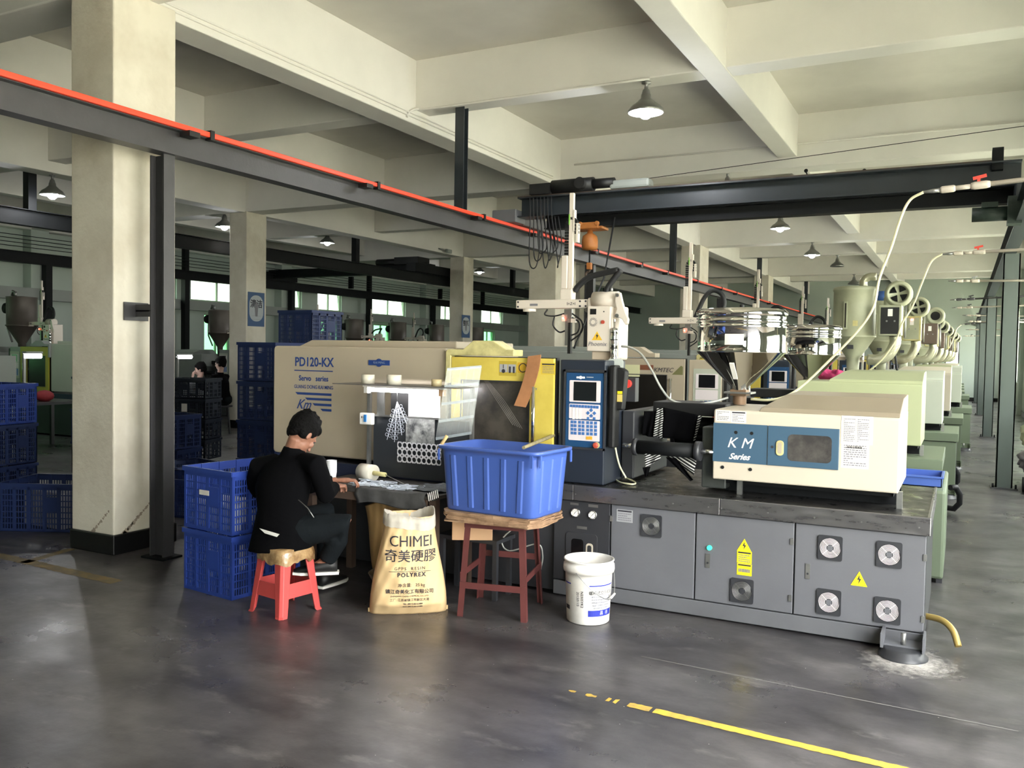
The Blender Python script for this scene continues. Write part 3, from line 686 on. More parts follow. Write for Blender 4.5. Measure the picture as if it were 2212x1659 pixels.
def machine(dy, dx, lab, cover=cream, hood=None, gate=yellow, gateframe=creamy, console=navy, clamp=beige, base=base_m, near=False, ztop=1.27, group='moulding machines of the near row', mirror=None):
    t = thing('moulding_machine', lab, 'machine', (-2.4, 5.6, 0), group)
    hood = hood or cover
    # base: tray, rim, skirt and panels
    box('base_body', base_dk, -4.78, -.14, 5.19, 6.45, .03, .735, t)
    b = MB().box(-2.36, -.128, 5.172, 5.19, .012, .105); b.build('skirt', skirt_m if near else base, t, bev=.004)
    box('oil_tray', tray_m, -2.36, -.13, 5.16, 6.44, .735, .742, t)
    if near:
        for (a, c) in ((-2.30, -2.215), (-2.213, -1.262), (-1.26, -.122)):
            MB().box(a, c, 5.145, 5.16, .648, .748).build('rim_panel', stainless, t, bev=.004)
        for x in (-2.2, -1.55, -1.33, -1.25, -.98, -.72, -.47, -.18): MB().cyl((x, 5.139, .69), .0045, .006, 'y', 8).build('rim_bolt', dullst, t)
        MB().box(-.14, -.124, 5.16, 6.44, .648, .748).build('rim_panel', stainless, t, bev=.004)
    else: MB().box(-2.36, -.122, 5.15, 6.45, .65, .746).build('rim_panel', base if not near else stainless, t, bev=.004)
    MB().box(-4.79, -2.305, 5.15, 5.19, .65, .748).build('rim_panel', mat('dark_blue_rim', '#3a4058', .35, .4), t)
    doors = ((-2.36, -1.967, base_dk), (-1.958, -1.414, base), (-1.406, -.832, base), (-.824, -.142, base)); dd = []
    for (a, c, m) in doors:
        dd.append(MB().box(a, c, 5.168, 5.188, .112, .642).build('cabinet_door', m, t, bev=.004))
    if near:
        Y = 5.167
        for d, q in ((1, (1385, 1112, 1430, 1160)), (2, (1578, 1250, 1628, 1302)), (3, (1767, 1157, 1820, 1210)), (3, (1893, 1170, 1949, 1226)), (3, (1764, 1273, 1817, 1328)), (3, (1888, 1291, 1946, 1347))):
            fan(dd[d], *frect(*q, Y), Y, light=d == 3)
        x0, x1, z0, z1 = frect(1592, 1164, 1624, 1191, Y); triangle(dd[2], x0, x1, z0, z1, Y)
        x0, x1, z0, z1 = frect(1838, 1234, 1874, 1266, Y); triangle(dd[3], x0, x1, z0, z1, Y)
        sheet('warning_label', dd[2], 1592, 1191, 1624, 1217, Y, 4, warny, 3, True); sheet('warning_label', dd[2], 1592, 1218, 1624, 1243, Y, 1, warny, 4, True)
        sheet('name_label', dd[1], 1332, 1101, 1367, 1128, Y, 4, mat('silver_label', '#9c9da0', .4), 3, True)
        p = at(1533, 1183, y=Y); MB().cyl((p.x, Y - .012, p.z), .015, .014, 'y', 16).build('indicator_lamp', greenled, dd[2], label='green indicator lamp')
        for d, q in ((2, (1524, 1196, 1534, 1226)), (3, (1740, 1218, 1750, 1250))):
            x0, x1, z0, z1 = frect(*q, Y); l = MB().box(x0, x1, Y - .004, Y, z0, z1).build('latch', dullst, dd[d]); MB().cyl(((x0 + x1) / 2, Y - .008, z0 + .03), .006, .005, 'y', 10).build('keyhole', base_dk, l)
        for d, (u, v) in ((2, (1712, 1170)), (2, (1708, 1292)), (3, (2000, 1205)), (3, (1995, 1338)), (1, (1322, 1120))):
            p = at(u, v, y=Y); MB().box(p.x - .012, p.x + .006, Y - .006, Y, p.z - .018, p.z + .018).build('hinge', dullst, dd[d])
        g = dd[0]
        for (u, v, r) in ((1244, 1107, .031), (1281, 1112, .029)):
            p = at(u, v, y=Y); f = MB().lathe((p.x, Y, p.z), [(0, -.006), (r * .84, -.006), (r * .88, -.012), (r, -.012), (r, 0)], 24, 'y').build('pressure_gauge', chrome, g)
            MB().cyl((p.x, Y - .008, p.z), r * .82, .001, 'y', 24).build('gauge_face', white, f)
            MB().bar((p.x + r * .3, Y - .009, p.z + r * .4), (p.x - r * .3, Y - .009, p.z - r * .3), .002).build('gauge_needle', inkdk, f)
            tk = MB()
            for k in range(9):
                a = math.radians(-45 + k * 33.75); tk.bar((p.x + r * .62 * math.cos(a), Y - .009, p.z + r * .62 * math.sin(a)), (p.x + r * .76 * math.cos(a), Y - .009, p.z + r * .76 * math.sin(a)), .0014)
            tk.build('gauge_ticks', inkdk, f)['kind'] = 'stuff'
        for q in ((1232, 1086, 1250, 1091), (1271, 1090, 1292, 1096), (1246, 1137, 1268, 1143)):
            x0, x1, z0, z1 = frect(*q, Y); MB().box(x0, x1, Y - .0012, Y, z0, z1).build('name_plate', dullst, g)
        x0, x1, z0, z1 = frect(1222, 1151, 1290, 1262, Y); MB().prism(rr(x0, x1, z0, z1, .025), Y - .006, Y).build('filter_door', base_dk, g, bev=.002)
        x0, x1, z0, z1 = frect(1234, 1164, 1260, 1203, Y - .006); MB().prism(rr(x0, x1, z0, z1, .02), Y - .0075, Y - .006).build('filter_window', blackgl, g)
        x0, x1, z0, z1 = frect(1266, 1174, 1281, 1204, Y - .006); q = MB().prism(rr(x0, x1, z0, z1, .019), Y - .010, Y - .006).build('oval_handle', cream, g); MB().prism(rr(x0 + .01, x1 - .01, z0 + .012, z1 - .012, .012), Y - .0115, Y - .010).build('handle_recess', base_dk, q)
    # levelling foot
    ft = MB().lathe((-.235, 5.06, 0), [(0, .052), (.085, .052), (.105, .045), (.11, .02), (.125, .012), (.125, 0)], 28).build('levelling_foot', base_dk, t)
    MB().box(-.345, -.33, 5.0, 5.172, .05, .125).box(-.14, -.128, 5.0, 5.172, .05, .125).box(-.345, -.128, 5.05, 5.172, .05, .062).build('foot_bracket', base, t)
    MB().cyl((-.235, 5.07, .052), .013, .075, 'z', 8).build('foot_bolt', dullst, t)
    # clamp end cover
    x0, x1 = -4.87, -3.245
    MB().prism(rr(x0, x1, .775, 1.625, .03, 3), 5.235, 6.35).build('clamp_cover', clamp, t, bev=.012)
    MB().prism([(x0 + .14, 1.62), (x1, 1.62), (x1, 1.675), (x0 + .28, 1.675)], 5.36, 6.25).build('cover_hood', clamp, t, bev=.008)
    cc = t.children[-2]
    # safety gate frame and gate
    gy = 5.215
    MB().prism([(-3.243, 1.38), (-3.243, 1.60), (-3.225, 1.618), (-3.10, 1.618), (-3.02, 1.68), (-2.86, 1.68), (-2.76, 1.62), (-2.70, 1.62), (-2.70, 1.575), (-3.2, 1.575), (-3.2, 1.38)], gy - .01, 5.35).build('gate_frame', gateframe, t, bev=.006)
    MB().box(-3.24, -2.4, 5.26, 5.30, .76, 1.57).build('gate_inner', black, t)
    wx0, wx1, wz0, wz1 = -3.11, -2.585, .86, 1.40
    g = MB(); o_ = [(-3.195, .76), (-2.405, .76), (-2.405, 1.565), (-3.195, 1.565)]; win = rr(wx0, wx1, wz0, wz1, .045, 4)
    # gate panel as four rails and the corner fillets round the window
    g.box(-3.195, wx0, gy, gy + .03, .76, 1.565).box(wx1, -2.405, gy, gy + .03, .76, 1.565).box(wx0, wx1, gy, gy + .03, .76, wz0).box(wx0, wx1, gy, gy + .03, wz1, 1.565)
    gt = g.build('safety_gate', gate, t, bev=0)
    MB().box(wx0 - .005, wx1 + .005, gy + .012, gy + .02, wz0 - .005, wz1 + .005).build('gate_window', mat('oily_gate_window', '#48433c', .35, var=.45, scale=7, col2='#242220', coat=.2) if near else blackgl, gt, label='dirty window of the safety gate')
    fr = MB(); t_ = .008
    for q in ((wx0 - t_, wx1 + t_, wz1, wz1 + t_), (wx0 - t_, wx1 + t_, wz0 - t_, wz0), (wx0 - t_, wx0, wz0, wz1), (wx1, wx1 + t_, wz0, wz1)): fr.box(q[0], q[1], gy - .004, gy + .002, q[2], q[3])
    fr.build('window_frame', base_dk, gt)
    MB().tube([(-2.532, gy - .035, 1.375), (-2.532, gy - .035, .93)], .013, 10).build('gate_handle', chrome, gt); 
    for z in (1.36, .95): MB().bar((-2.532, gy - .035, z), (-2.532, gy + .01, z), .014).build('handle_bracket', dullst, gt)
    # console
    cx0, cx1, cy, cz1 = -2.372, -2.048, 5.25, 1.56
    co_ = box('console', console, cx0, cx1, cy, 5.62, .745, cz1, t, bev=.008)
    Y = cy - .001
    def R_(*q): return frect(*q, cy)
    def plate(nm, m, q, th, par, r=.006):
        x0, x1, z0, z1 = R_(*q); return MB().prism(rr(x0, x1, z0, z1, r, 2), cy - th, cy).build(nm, m, par)
    if near:
        x0, x1, z0, z1 = R_(1218, 799, 1309, 971)
        b = MB()
        for q in ((x0, x1, z1 - .014, z1), (x0, x1, z0, z0 + .014), (x0, x0 + .012, z0, z1), (x1 - .012, x1, z0, z1)): b.box(q[0], q[1], cy - .012, cy, q[2], q[3])
        b.build('console_bezel', base_dk, co_)
    pl = plate('control_panel', conblue if console is navy else greygreen, (1223, 806, 1305, 966), .004, co_)
    sf = plate('screen_frame', keypad, (1231, 822, 1298, 869), .006, pl); plate('screen', screenm, (1240, 825, 1289, 866), .0075, sf, .001)
    k1 = plate('keypad_panel', keypad, (1230, 873, 1297, 905), .006, pl); k2 = plate('keypad_panel', keypad, (1229, 908, 1296, 952), .006, pl)
    def key(par, m, u, v, s, dia=False, n='key'):
        p = at(u, v, y=cy)
        if dia: pr = [(p.x - s, p.z), (p.x, p.z - s), (p.x + s, p.z), (p.x, p.z + s)]
        else: pr = [(p.x - s, p.z - s), (p.x + s, p.z - s), (p.x + s, p.z + s), (p.x - s, p.z + s)]
        return MB().prism(pr, cy - .0085, cy - .006).build(n, m, par)
    if near:
        for k in range(10): key(k1, keyb, 1234.5 + k * 6.3, 876.4 + k * .35, .0088)
        for i in range(3):
            for j in range(4): key(k1, keyw, 1240 + i * 7, 884.5 + j * 6, .0085)
        for (u, v) in ((1278, 886), (1271, 892), (1285, 892.5), (1278, 898)): key(k1, keyb, u, v, .013, True, 'arrow_key')
        for (u, v) in ((1271, 903.5), (1284.5, 904)): key(k1, keyb, u, v, .0085)
        for i, u in enumerate((1236.5, 1243.5, 1253, 1260.5, 1270.5, 1278.5, 1287.5)):
            for j in range(4): key(k2, keyb, u, 911 + j * 8 + i * .45, .0095)
        for u in (1270, 1277): key(k2, mat('amber_key', '#d9a437', .5), u, 946, .0105)
        x0, x1, z0, z1 = R_(1246, 813.4, 1264, 817.4); lg = MB().box(x0, x1, cy - .005, cy - .004, z0, z1).build('maker_mark', white, pl); MB().cyl(((x0 + x1) / 2, cy - .0055, (z0 + z1) / 2), .011, .0012, 'y', 16).build('maker_roundel', white, lg)
        p = at(1275, 815, y=cy); text('lettering', 'POWERTECH', .008, (p.x, cy - .005, p.z), FRONT, white, pl)
    else:
        for i in range(5):
            for j in range(5): key(k2, keyb, 1235 + i * 13, 912 + j * 8, .014)
    p = at(1289, 961.5, y=cy); eb = MB().lathe((p.x, cy, p.z), [(0, -.032), (.012, -.032), (.019, -.028), (.019, -.020), (.011, -.016), (.011, 0)], 20, 'y').build('emergency_button', redbtn, co_, label='red emergency stop button'); MB().cyl((p.x + .003, cy - .006, p.z), .02, .005, 'y', 20).build('button_collar', creamy, eb)
    # fixed platen, tie bars, barrel, carriage cylinders
    MB().box(-2.04, -1.95, 5.55, 6.3, .76, 1.22).build('fixed_platen', base_dk, t, bev=.01)
    MB().box(-2.03, -1.985, 5.26, 5.36, .99, 1.53).build('cable_box', black, t, bev=.012)
    MB().tube([(-1.95, 5.8, 1.12), (-1.36, 5.8, 1.12)], .065, 16).build('barrel', steel_bk, t)
    MB().box(-1.86, -1.36, 5.66, 5.95, 1.20, 1.285).build('barrel_guard', black, t, bev=.008)
    for yy, nm in ((5.36, 'front'), (6.2, 'rear')):
        c = MB().tube([(-1.86, yy, 1.00), (-1.46, yy, 1.00)], .046, 20).build('carriage_cylinder', steel_bk, t)
        MB().cyl((-1.885, yy, 1.00), .056, .03, 'x').build('cylinder_flange', base_dk, c); MB().cyl((-1.475, yy, 1.00), .062, .035, 'x').build('cylinder_flange', base_dk, c)
        MB().tube([(-1.96, yy, 1.005), (-1.88, yy, 1.005)], .016, 12).build('piston_rod', chrome, c); MB().tube([(-1.44, yy, 1.0), (-1.36, yy, 1.0)], .016, 12).build('piston_rod', chrome, c)
    MB().box(-1.46, -1.30, 5.45, 6.1, .76, 1.15).build('carriage_block', mat('oily_grey_casting', '#4b4f4c', .5, .2, var=.3, scale=9), t, bev=.01)
    for x in (-1.22, -.31): MB().box(x, x + .03, 5.4, 5.43, .742, .84).build('cover_leg', dullst, t)
    MB().box(-1.33, -.32, 5.55, 5.6, .742, .80).box(-1.33, -.32, 6.0, 6.05, .742, .80).build('slide_rail', steel_bk, t)
    MB().box(-1.30, -.33, 5.45, 6.05, .80, .838).build('injection_frame', steel_bk, t)
    # injection cover
    fy = 5.35; zt = ztop
    prof = [(fy, .835), (fy, zt - .012), (fy + .012, zt), (6.12, zt), (6.12, .835)]
    ic = MB().prism(prof, -1.362, -.30, 'x').build('injection_cover', cover, t, bev=.008)
    xa = -1.09
    hd = MB(); ya, yb, zh = fy + .004, 6.1, zt + .105
    vs = [(xa, ya, zt - .004), (-.30, ya, zt - .004), (-.30, yb, zt - .004), (xa, yb, zt - .004),
          (xa + .01, ya + .02, zt + .022), (-.30, ya + .02, zt + .022), (-.30, yb - .02, zh), (xa + .12, yb - .02, zh), (xa + .11, ya + .3, zh - .01), (-.30, ya + .3, zh - .01)]
    hd.add(vs, [(0, 1, 5, 4), (4, 5, 9, 8), (8, 9, 6, 7), (7, 6, 2, 3), (1, 2, 6, 9, 5), (0, 4, 8, 7, 3), (0, 3, 2, 1)])
    hd.build('injection_hood', hood, t, bev=.006)
    if near:
        Y = fy
        bx0, bx1, bz0, bz1 = -1.362, -.622, .946, 1.186
        MB().box(bx0, -1.033, Y - .004, Y, bz0, bz1).build('blue_panel', bluepan, ic)
        dr = MB(); wx = frect(1702, 940, 1797, 998, Y)
        b2 = MB().box(-1.029, bx1, Y - .010, Y, bz0, bz1).build('blue_door', bluepan, ic, bev=.003)
        MB().prism(rr(*wx, .028, 4), Y - .0115, Y - .010).build('door_window', mat('smoked_window_solid', '#3a3838', .12, var=.3, scale=12, col2='#565350'), b2)
        hx = frect(1677, 951, 1694, 984, Y); q = MB().prism(rr(*hx, .021, 5), Y - .018, Y - .010).build('oval_handle', creamy, b2, bev=.003)
        MB().prism(rr(hx[0] + .011, hx[1] - .011, hx[2] + .013, hx[3] - .013, .01, 4), Y - .0195, Y - .018).build('handle_recess', beige, q)
        p = at(1669, 965, y=Y); MB().cyl((p.x, Y - .013, p.z), .008, .004, 'y', 14).build('door_lock', base_dk, b2)
        for (u, v, r) in ((1590, 934, .0105), (1624, 936, .0105), (1561, 1009, .0105), (1621, 1014, .0105)):
            p = at(u, v, y=Y); MB().cyl((p.x, Y - .006, p.z), r, .004, 'y', 16).build('screw_hole', black, ic)
        ftext('K M', .09, 1597, 958, Y - .005, white, ic, shear=.3)
        for sgn in (): pass
        ftext('Series', .052, 1596, 987, Y - .005, white, ic, shear=.45, bold=.0012)
        sheet('rating_label', ic, 1546, 886, 1578, 910, Y, 6, paper, 11); sheet('warning_label', ic, 1579, 888.5, 1612, 913.5, Y, 5, paper, 12, True)
        sheet('instruction_sheet', ic, 1817, 899, 1886, 960, Y - .001, 13, paper, 21, False, 2)
        sheet('instruction_sheet', ic, 1817, 956, 1877, 1012, Y, 10, paper, 31)
        p = at(1846, 964, y=Y); ftext('保养注意事项', .014, 1846, 967, Y - .004, inkdk, ic)
        # clamp cover lettering
        Y = 5.235
        ftext('PD120-KX', .098, 678, 783, Y - .001, inkblue, cc, bold=.0022, sx=.88)
        x0, x1, z0, z1 = frect(636, 800, 719, 802.2, Y); MB().box(x0, x1, Y - .0012, Y, z0, z1).build('printed_rule', inkblue, cc)
        ftext('Servo   series', .058, 677, 818, Y - .001, inkblue, cc, bold=.0011, sx=.92)
        ftext('GUANG DONG KAI MING', .040, 677, 836.5, Y - .001, inkblue, cc, bold=.0003, sx=.83)
        for (u0, v) in ((638, 851), (659, 862.5), (675, 874.5), (692, 886)):
            x0, x1, z0, z1 = frect(u0, v - 2.6, 716, v + 2.6, Y); MB().prism([(x0 + .022, z0), (x1, z0), (x1, z1), (x0, z1)], Y - .0012, Y).build('logo_stripe', inkblue, cc)
        ftext('Km', .105, 655, 874, Y - .001, inkblue, cc, shear=.5, bold=.001, sx=.95)
        x0, x1, z0, z1 = frect(797, 778, 842, 789, Y); bd = MB().box(x0, x1, Y - .006, Y, z0, z1).build('badge', inkblue, cc); MB().cyl(((x0 + x1) / 2, Y - .008, (z0 + z1) / 2), .030, .007, 'y', 20).build('badge_roundel', inkblue, bd)
        ftext('KAI MING', .024, 819, 783.5, Y - .0095, mat('badge_grey', '#7d8fb0', .5), cc)
        # gate stickers
        Y = gy
        s1 = frect(1078, 780, 1116, 812, Y); lb = MB().box(s1[0], s1[1], Y - .001, Y, s1[2], s1[3]).build('warning_label', mat('label_gold', '#b59f3a', .5), gt)
        mx = (s1[0] + s1[1]) / 2
        for (a, c) in ((s1[0] + .006, mx - .003), (mx + .003, s1[1] - .006)):
            q = MB().box(a, c, Y - .002, Y - .001, s1[2] + .025, s1[3] - .022).build('pictogram', mat('picto_grey', '#a5a6a8', .5), lb)
            cxm = (a + c) / 2; zz = (s1[2] + s1[3]) / 2 - .008
            if a < mx - .01: MB().cyl((cxm, Y - .003, zz - .01), .014, .001, 'y', 8).bar((cxm, Y - .0025, zz + .035), (cxm, Y - .0025, zz + .008), .004).build('pictogram_mark', inkdk, q)
            else: MB().box(cxm - .022, cxm - .008, Y - .003, Y - .002, zz - .022, zz + .022).box(cxm + .008, cxm + .022, Y - .003, Y - .002, zz - .022, zz + .022).build('pictogram_mark', inkdk, q)
        s2 = frect(1118, 783, 1142, 806, Y); q = MB().prism(rr(*s2, .01), Y - .001, Y).build('warning_label', mat('label_amber', '#d0a52c', .5), gt); MB().lathe(((s2[0] + s2[1]) / 2, Y - .002, (s2[2] + s2[3]) / 2), [(.032, 0), (.032, -.001), (.026, -.001), (.026, 0)], 20, 'y').build('pictogram_mark', inkdk, q)
        sheet('warning_label', gt, 1169, 784, 1200, 809, Y, 5, mat('label_gold2', '#d3b83a', .5), 41, True)
    t.location = (-2.4 + dx, 5.6 + dy, 0)
    if mirror is not None: t.location = mirror; t.scale = (-1, 1, 1)
    return t

m1 = machine(0, 0, 'nearest moulding machine with beige clamp cover, yellow gate and cream injection cover', near=True, hood=hoodm, group=None)
hose_h = rubber
m2 = machine(3.05, 0, 'second moulding machine, pale green injection cover and beige gate with a red-lettered maker name', cover=palegreen, gate=beige, gateframe=beige, console=beige, clamp=clampgrey, base=sage, ztop=1.385)
m3 = machine(6.1, .11, 'third moulding machine, grey-green cover just behind the pale green one', cover=greygreen, gate=yellow, console=navy, clamp=clampgrey, base=sage, ztop=1.36)
# lettering and stickers of the second gate
gt2 = [c for c in m2.children if c.name.startswith('safety_gate')][0]
Y = 5.215
lb = MB().box(-3.02, -2.86, Y - .001, Y, 1.38, 1.50).build('warning_label', mat('label_pale', '#d8d8b0', .5), gt2)
MB().box(-2.86, -2.72, Y - .001, Y, 1.45, 1.50).build('brown_label', mat('label_brown', '#7c4a35', .6), gt2)
text('lettering', 'KMTEC', .062, (-2.62, Y - .002, 1.452), FRONT, inkdk, gt2, shear=.3)
MB().prism([(-2.53, 1.41), (-2.42, 1.41), (-2.42, 1.49), (-2.44, 1.50)], Y - .001, Y).build('worn_label', mat('label_olive', '#6d6c45', .6), gt2)
covers = [(9.15, .16, cream, greygreen, 1.36), (12.2, .30, greygreen, beige, 1.40), (15.25, .1, palegreen, greygreen, 1.3), (18.3, .3, greygreen, beige, 1.42), (21.35, .2, cream, greygreen, 1.3), (24.4, .2, greygreen, beige, 1.36), (27.45, .2, cream, beige, 1.3), (30.5, .2, greygreen, beige, 1.3)]
nth = ('fourth', 'fifth', 'sixth', 'seventh', 'eighth', 'ninth', 'tenth', 'last')
for i, (dy, dx, c, h_, zt) in enumerate(covers):
    src = m3 if i % 2 else m2
    o = copy_tree(src, loc=(-2.4 + dx, 5.6 + dy, 0), label='%s moulding machine of the near row, counted from the camera' % nth[i])
    for ch in o.children:
        if ch.name.startswith(('injection_cover', 'injection_hood')) and i < 5:
            ch.data = ch.data.copy(); ch.data.materials[0] = c
# blue-grey bulkier items at the aisle end of the machines: low side cabinet of the second machine with a blue tray on top
sc_ = thing('side_cabinet', 'pale green steel cabinet carrying the blue tray at the end of the second machine', 'cabinet', (-.2, 7.6, 0))
MB().box(-.56, -.075, 6.85, 8.15, .03, .665).build('cabinet_body', sage, sc_, bev=.02)
p = frect(1912, 1041, 2005, 1092, 6.84); MB().box(-.50, -.22, 6.842, 6.85, .40, .60).build('front_panel', base_m, sc_)
MB().prism(rr(-.36, -.17, .612, .645, .015), 6.838, 6.85).build('cabinet_handle', base_dk, sc_)
MB().box(-.56, -.52, 6.87, 6.95, 0, .03).box(-.12, -.08, 6.87, 6.95, 0, .03).build('cabinet_foot', base_dk, sc_)
tr = thing('plastic_tray', 'shallow bright blue plastic tray lying on the pale green cabinet', 'tray', (-.25, 7.2, .667))
x0, x1, y0, y1, z0, z1 = -.405, -.105, 7.02, 7.42, .667, .745
MB().box(x0, x1, y0, y1, z0, z0 + .006).box(x0, x0 + .006, y0, y1, z0, z1).box(x1 - .006, x1, y0, y1, z0, z1).box(x0, x1, y0, y0 + .006, z0, z1).box(x0, x1, y1 - .006, y1, z0, z1).build('tray_body', binblue, tr)
MB().box(x0 - .012, x1 + .012, y0 - .012, y0, z1 - .014, z1).box(x0 - .012, x1 + .012, y1, y1 + .012, z1 - .014, z1).box(x0 - .012, x0, y0, y1, z1 - .014, z1).box(x1, x1 + .012, y0, y1, z1 - .014, z1).build('tray_rim', binblue, tr, bev=.003)
for i, (u, v, y) in enumerate(((2052, 1030, 12.3), (2052, 1075, 10.0))):
    p = at(u, v, y=y)
    tag(MB().tube([(p.x, y - .12, p.z + .12), (p.x + .05, y - .05, p.z + .12), (p.x + .09, y, p.z + .04), (p.x + .09, y, p.z - .05), (p.x + .04, y + .05, p.z - .12), (p.x - .05, y + .1, p.z - .12)], .03, 8).build('coolant_hose', rubber),
        'fat black hose bulging into the aisle beside the %s machine' % ('third', 'second', 'fifth', 'sixth')[i], 'hose')
tag(MB().tube(curve_pts([(-.16, 5.5, .12), (-.06, 5.42, .13), (.0, 5.35, .10), (.03, 5.3, .03)], 5), .018, 10).build('drain_pipe', mat('brass_pipe', '#b39a5a', .4, .4)), 'brass-coloured drain pipe poking out behind the near machine foot', 'pipe')

# ------------------------------------------------------------------ hoppers, dryers
def hopper(x, y, lab, r=.29):
    t = thing('material_hopper', lab, 'hopper', (x, y, 1.27), 'polished hoppers')
    MB().lathe((x, y, 0), [(r * .2, 1.375), (r * .22, 1.40), (r, 1.625), (r + .004, 1.63), (r, 1.64), (r, 1.79), (r + .008, 1.797), (r, 1.805), (r, 1.825), (r + .008, 1.832), (r, 1.84), (r, 1.875), (r + .01, 1.88), (r + .01, 1.89)], 64).build('hopper_shell', hopperst, t)
    MB().lathe((x, y, 0), [(r + .012, 1.878), (r + .012, 1.895), (r * .97, 1.915), (r * .5, 1.925), (0, 1.928)], 64).build('hopper_lid', hopperst, t)
    MB().sphere((x, y, 1.94), .016, 10).build('lid_knob', black, t)
    MB().box(x - .055, x + .055, y - .055, y + .055, 1.335, 1.378).build('slide_gate', mat('worn_bronze', '#8f735a', .5, .3, var=.3, scale=9), t, bev=.004)
    MB().lathe((x, y, 0), [(.045, 1.275), (.045, 1.335)], 20).build('neck', mat('worn_bronze', ''), t)
    MB().box(x - .09, x + .09, y - .08, y + .08, 1.35, 1.362).build('flange', dullst, t)
    return t
h1 = hopper(-1.33, 5.9, 'large mirror-polished hopper on the nearest machine')
x, y = -1.33, 5.9
a = math.radians(-108)
def on_cyl(ang0, ang1, z0, z1, r, n=6):
    vs = []; 
    for k in range(n + 1):
        t = math.radians(ang0 + (ang1 - ang0) * k / n)
        for z in (z0, z1): vs.append((x + r * math.cos(t), y + r * math.sin(t), z))
    return MB().add(vs, [(2 * k, 2 * k + 2, 2 * k + 3, 2 * k + 1) for k in range(n)])
on_cyl(-98, -74, 1.675, 1.745, .2915).build('paper_label', paper, h1, label='blank label on the hopper side')
b = MB(); d = Vector((math.cos(math.radians(-92)), math.sin(math.radians(-92)), 0))
lo_ = Vector((x, y, 0)) + d * .115; lo_.z = 1.452; hi_ = Vector((x, y, 0)) + d * .222; hi_.z = 1.556
b.bar(lo_, hi_, .03, .012); b.build('sight_glass', white, h1)
h2 = hopper(-1.33, 8.95, 'second, slightly smaller looking polished hopper beside the tall dryer', .275)

def dryer(x, y, lab, s=1.0, body=dryerm, panel=black, boxm=dryerm, petals=True):
    t = thing('hopper_dryer', lab, 'dryer', (x, y, 1.27), 'hopper dryers of the near row')
    r = .258 * s; z0 = 1.27
    MB().lathe((x, y, 0), [(.05, z0 + .095), (.05, z0 + .12), (.14, z0 + .12), (.14, z0 + .16), (.075, z0 + .16), (.08, z0 + .33), (r, z0 + .60), (r + .012, z0 + .605), (r + .012, z0 + .625), (r, z0 + .63), (r, z0 + 1.19), (r + .01, z0 + 1.2), (r + .01, z0 + 1.23), (r - .01, z0 + 1.25), (0, z0 + 1.26)], 40).build('dryer_drum', body, t)
    MB().box(x - .1, x - .055, y - r - .018, y - r + .03, z0 + .70, z0 + 1.05).build('level_gauge_frame', body, t); MB().box(x - .086, x - .069, y - r - .022, y - r - .018, z0 + .72, z0 + 1.03).build('level_gauge', darkpane_s, t)
    q = MB().box(x - .05, x + .02, y - r * .75 - .03, y - r * .75 + .05, z0 + .45, z0 + .50).build('name_plate', base_dk, t)
    q = MB().box(x + .01, x + .07, y - r - .004, y - r + .03, z0 + .74, z0 + .81).build('warning_label', creamy, t)
    MB().tube(curve_pts([(x + .1, y, z0 + 1.25), (x + .1, y, z0 + 1.33), (x + .16, y, z0 + 1.38), (x + .25, y, z0 + 1.38)], 4), .05, 12).build('air_elbow', ducts, t)
    bx = x + .31
    cb = MB().box(bx, bx + .27, y - .3, y - .02, z0 + .62, z0 + 1.0).build('control_box', boxm, t, bev=.012)
    MB().box(bx + .03, bx + .24, y - .306, y - .3, z0 + .64, z0 + .97).build('control_face', panel, cb)
    MB().box(bx + .11, bx + .165, y - .309, y - .306, z0 + .86, z0 + .95).build('display', white, cb)
    for k in (.09, .18): MB().box(bx + k, bx + k + .02, y - .309, y - .306, z0 + .79, z0 + .81).build('switch', dullst, cb)
    fx, fz, fy_ = bx + .22, z0 + 1.14, y - .20
    bl = MB().lathe((fx, fy_, fz), [(0, .10), (.13, .10), (.16, .07), (.165, 0), (.16, -.06), (.135, -.085), (.115, -.085), (.11, -.06), (0, -.06)], 32, 'y').build('blower_housing', body, t)
    if petals:
        b = MB()
        for k in range(4):
            a0 = k * PI / 2 + .5; pts = []
            for j in range(7):
                a_ = a0 + j * .17; pts.append((fx + .10 * math.cos(a_), fz + .10 * math.sin(a_)))
            for j in range(4, 0, -1):
                a_ = a0 + .1 + j * .06; rr_ = .02 + .005 * (4 - j); pts.append((fx + rr_ * math.cos(a_), fz + rr_ * math.sin(a_)))
            MB().prism(pts, fy_ - .066, fy_ - .061).build('air_slot', blackgl, bl)
    else: MB().cyl((fx, fy_ - .065, fz), .08, .004, 'y', 24).build('air_inlet', blackgl, bl)
    MB().lathe((fx - .12, fy_, fz - .08), [(.05, -.08), (.05, .04)], 14).build('blower_outlet', body, t)
    MB().tube(curve_pts([(bx + .19, y - .12, z0 + .62), (bx + .19, y - .12, z0 + .52), (bx + .12, y - .12, z0 + .38), (bx - .0, y - .12, z0 + .32), (bx - .12, y - .1, z0 + .32)], 5), .068, 14).build('air_duct', ducts, t)
    MB().tube([(bx + .30, y - .1, z0 + 1.0), (bx + .30, y - .1, z0 + .6)], .012, 8).build('cable_conduit', dullst, t)
    return t
darkpane_s = mat('dark_gauge_glass', '#2c2622', .2)
dz = [dryer(-1.26, 12.0, 'tallest dryer of the near row, with a four-slot round blower and black control face')]
brn = mat('brown_control_box', '#5e4e44', .5)
dz.append(dryer(-1.16, 15.05, 'second dryer of the near row, pale control box with a red display', .9, boxm=creamy, panel=dryerm))
MB().box(-1.16 + .43, -1.16 + .47, 15.05 - .312, 15.05 - .309, 2.20, 2.23).build('red_display', redled, dz[1], label='lit red digits')
dz.append(dryer(-1.0, 18.1, 'third dryer of the near row, brown control box and plain round blower inlet', .9, boxm=brn, panel=brn, petals=False))
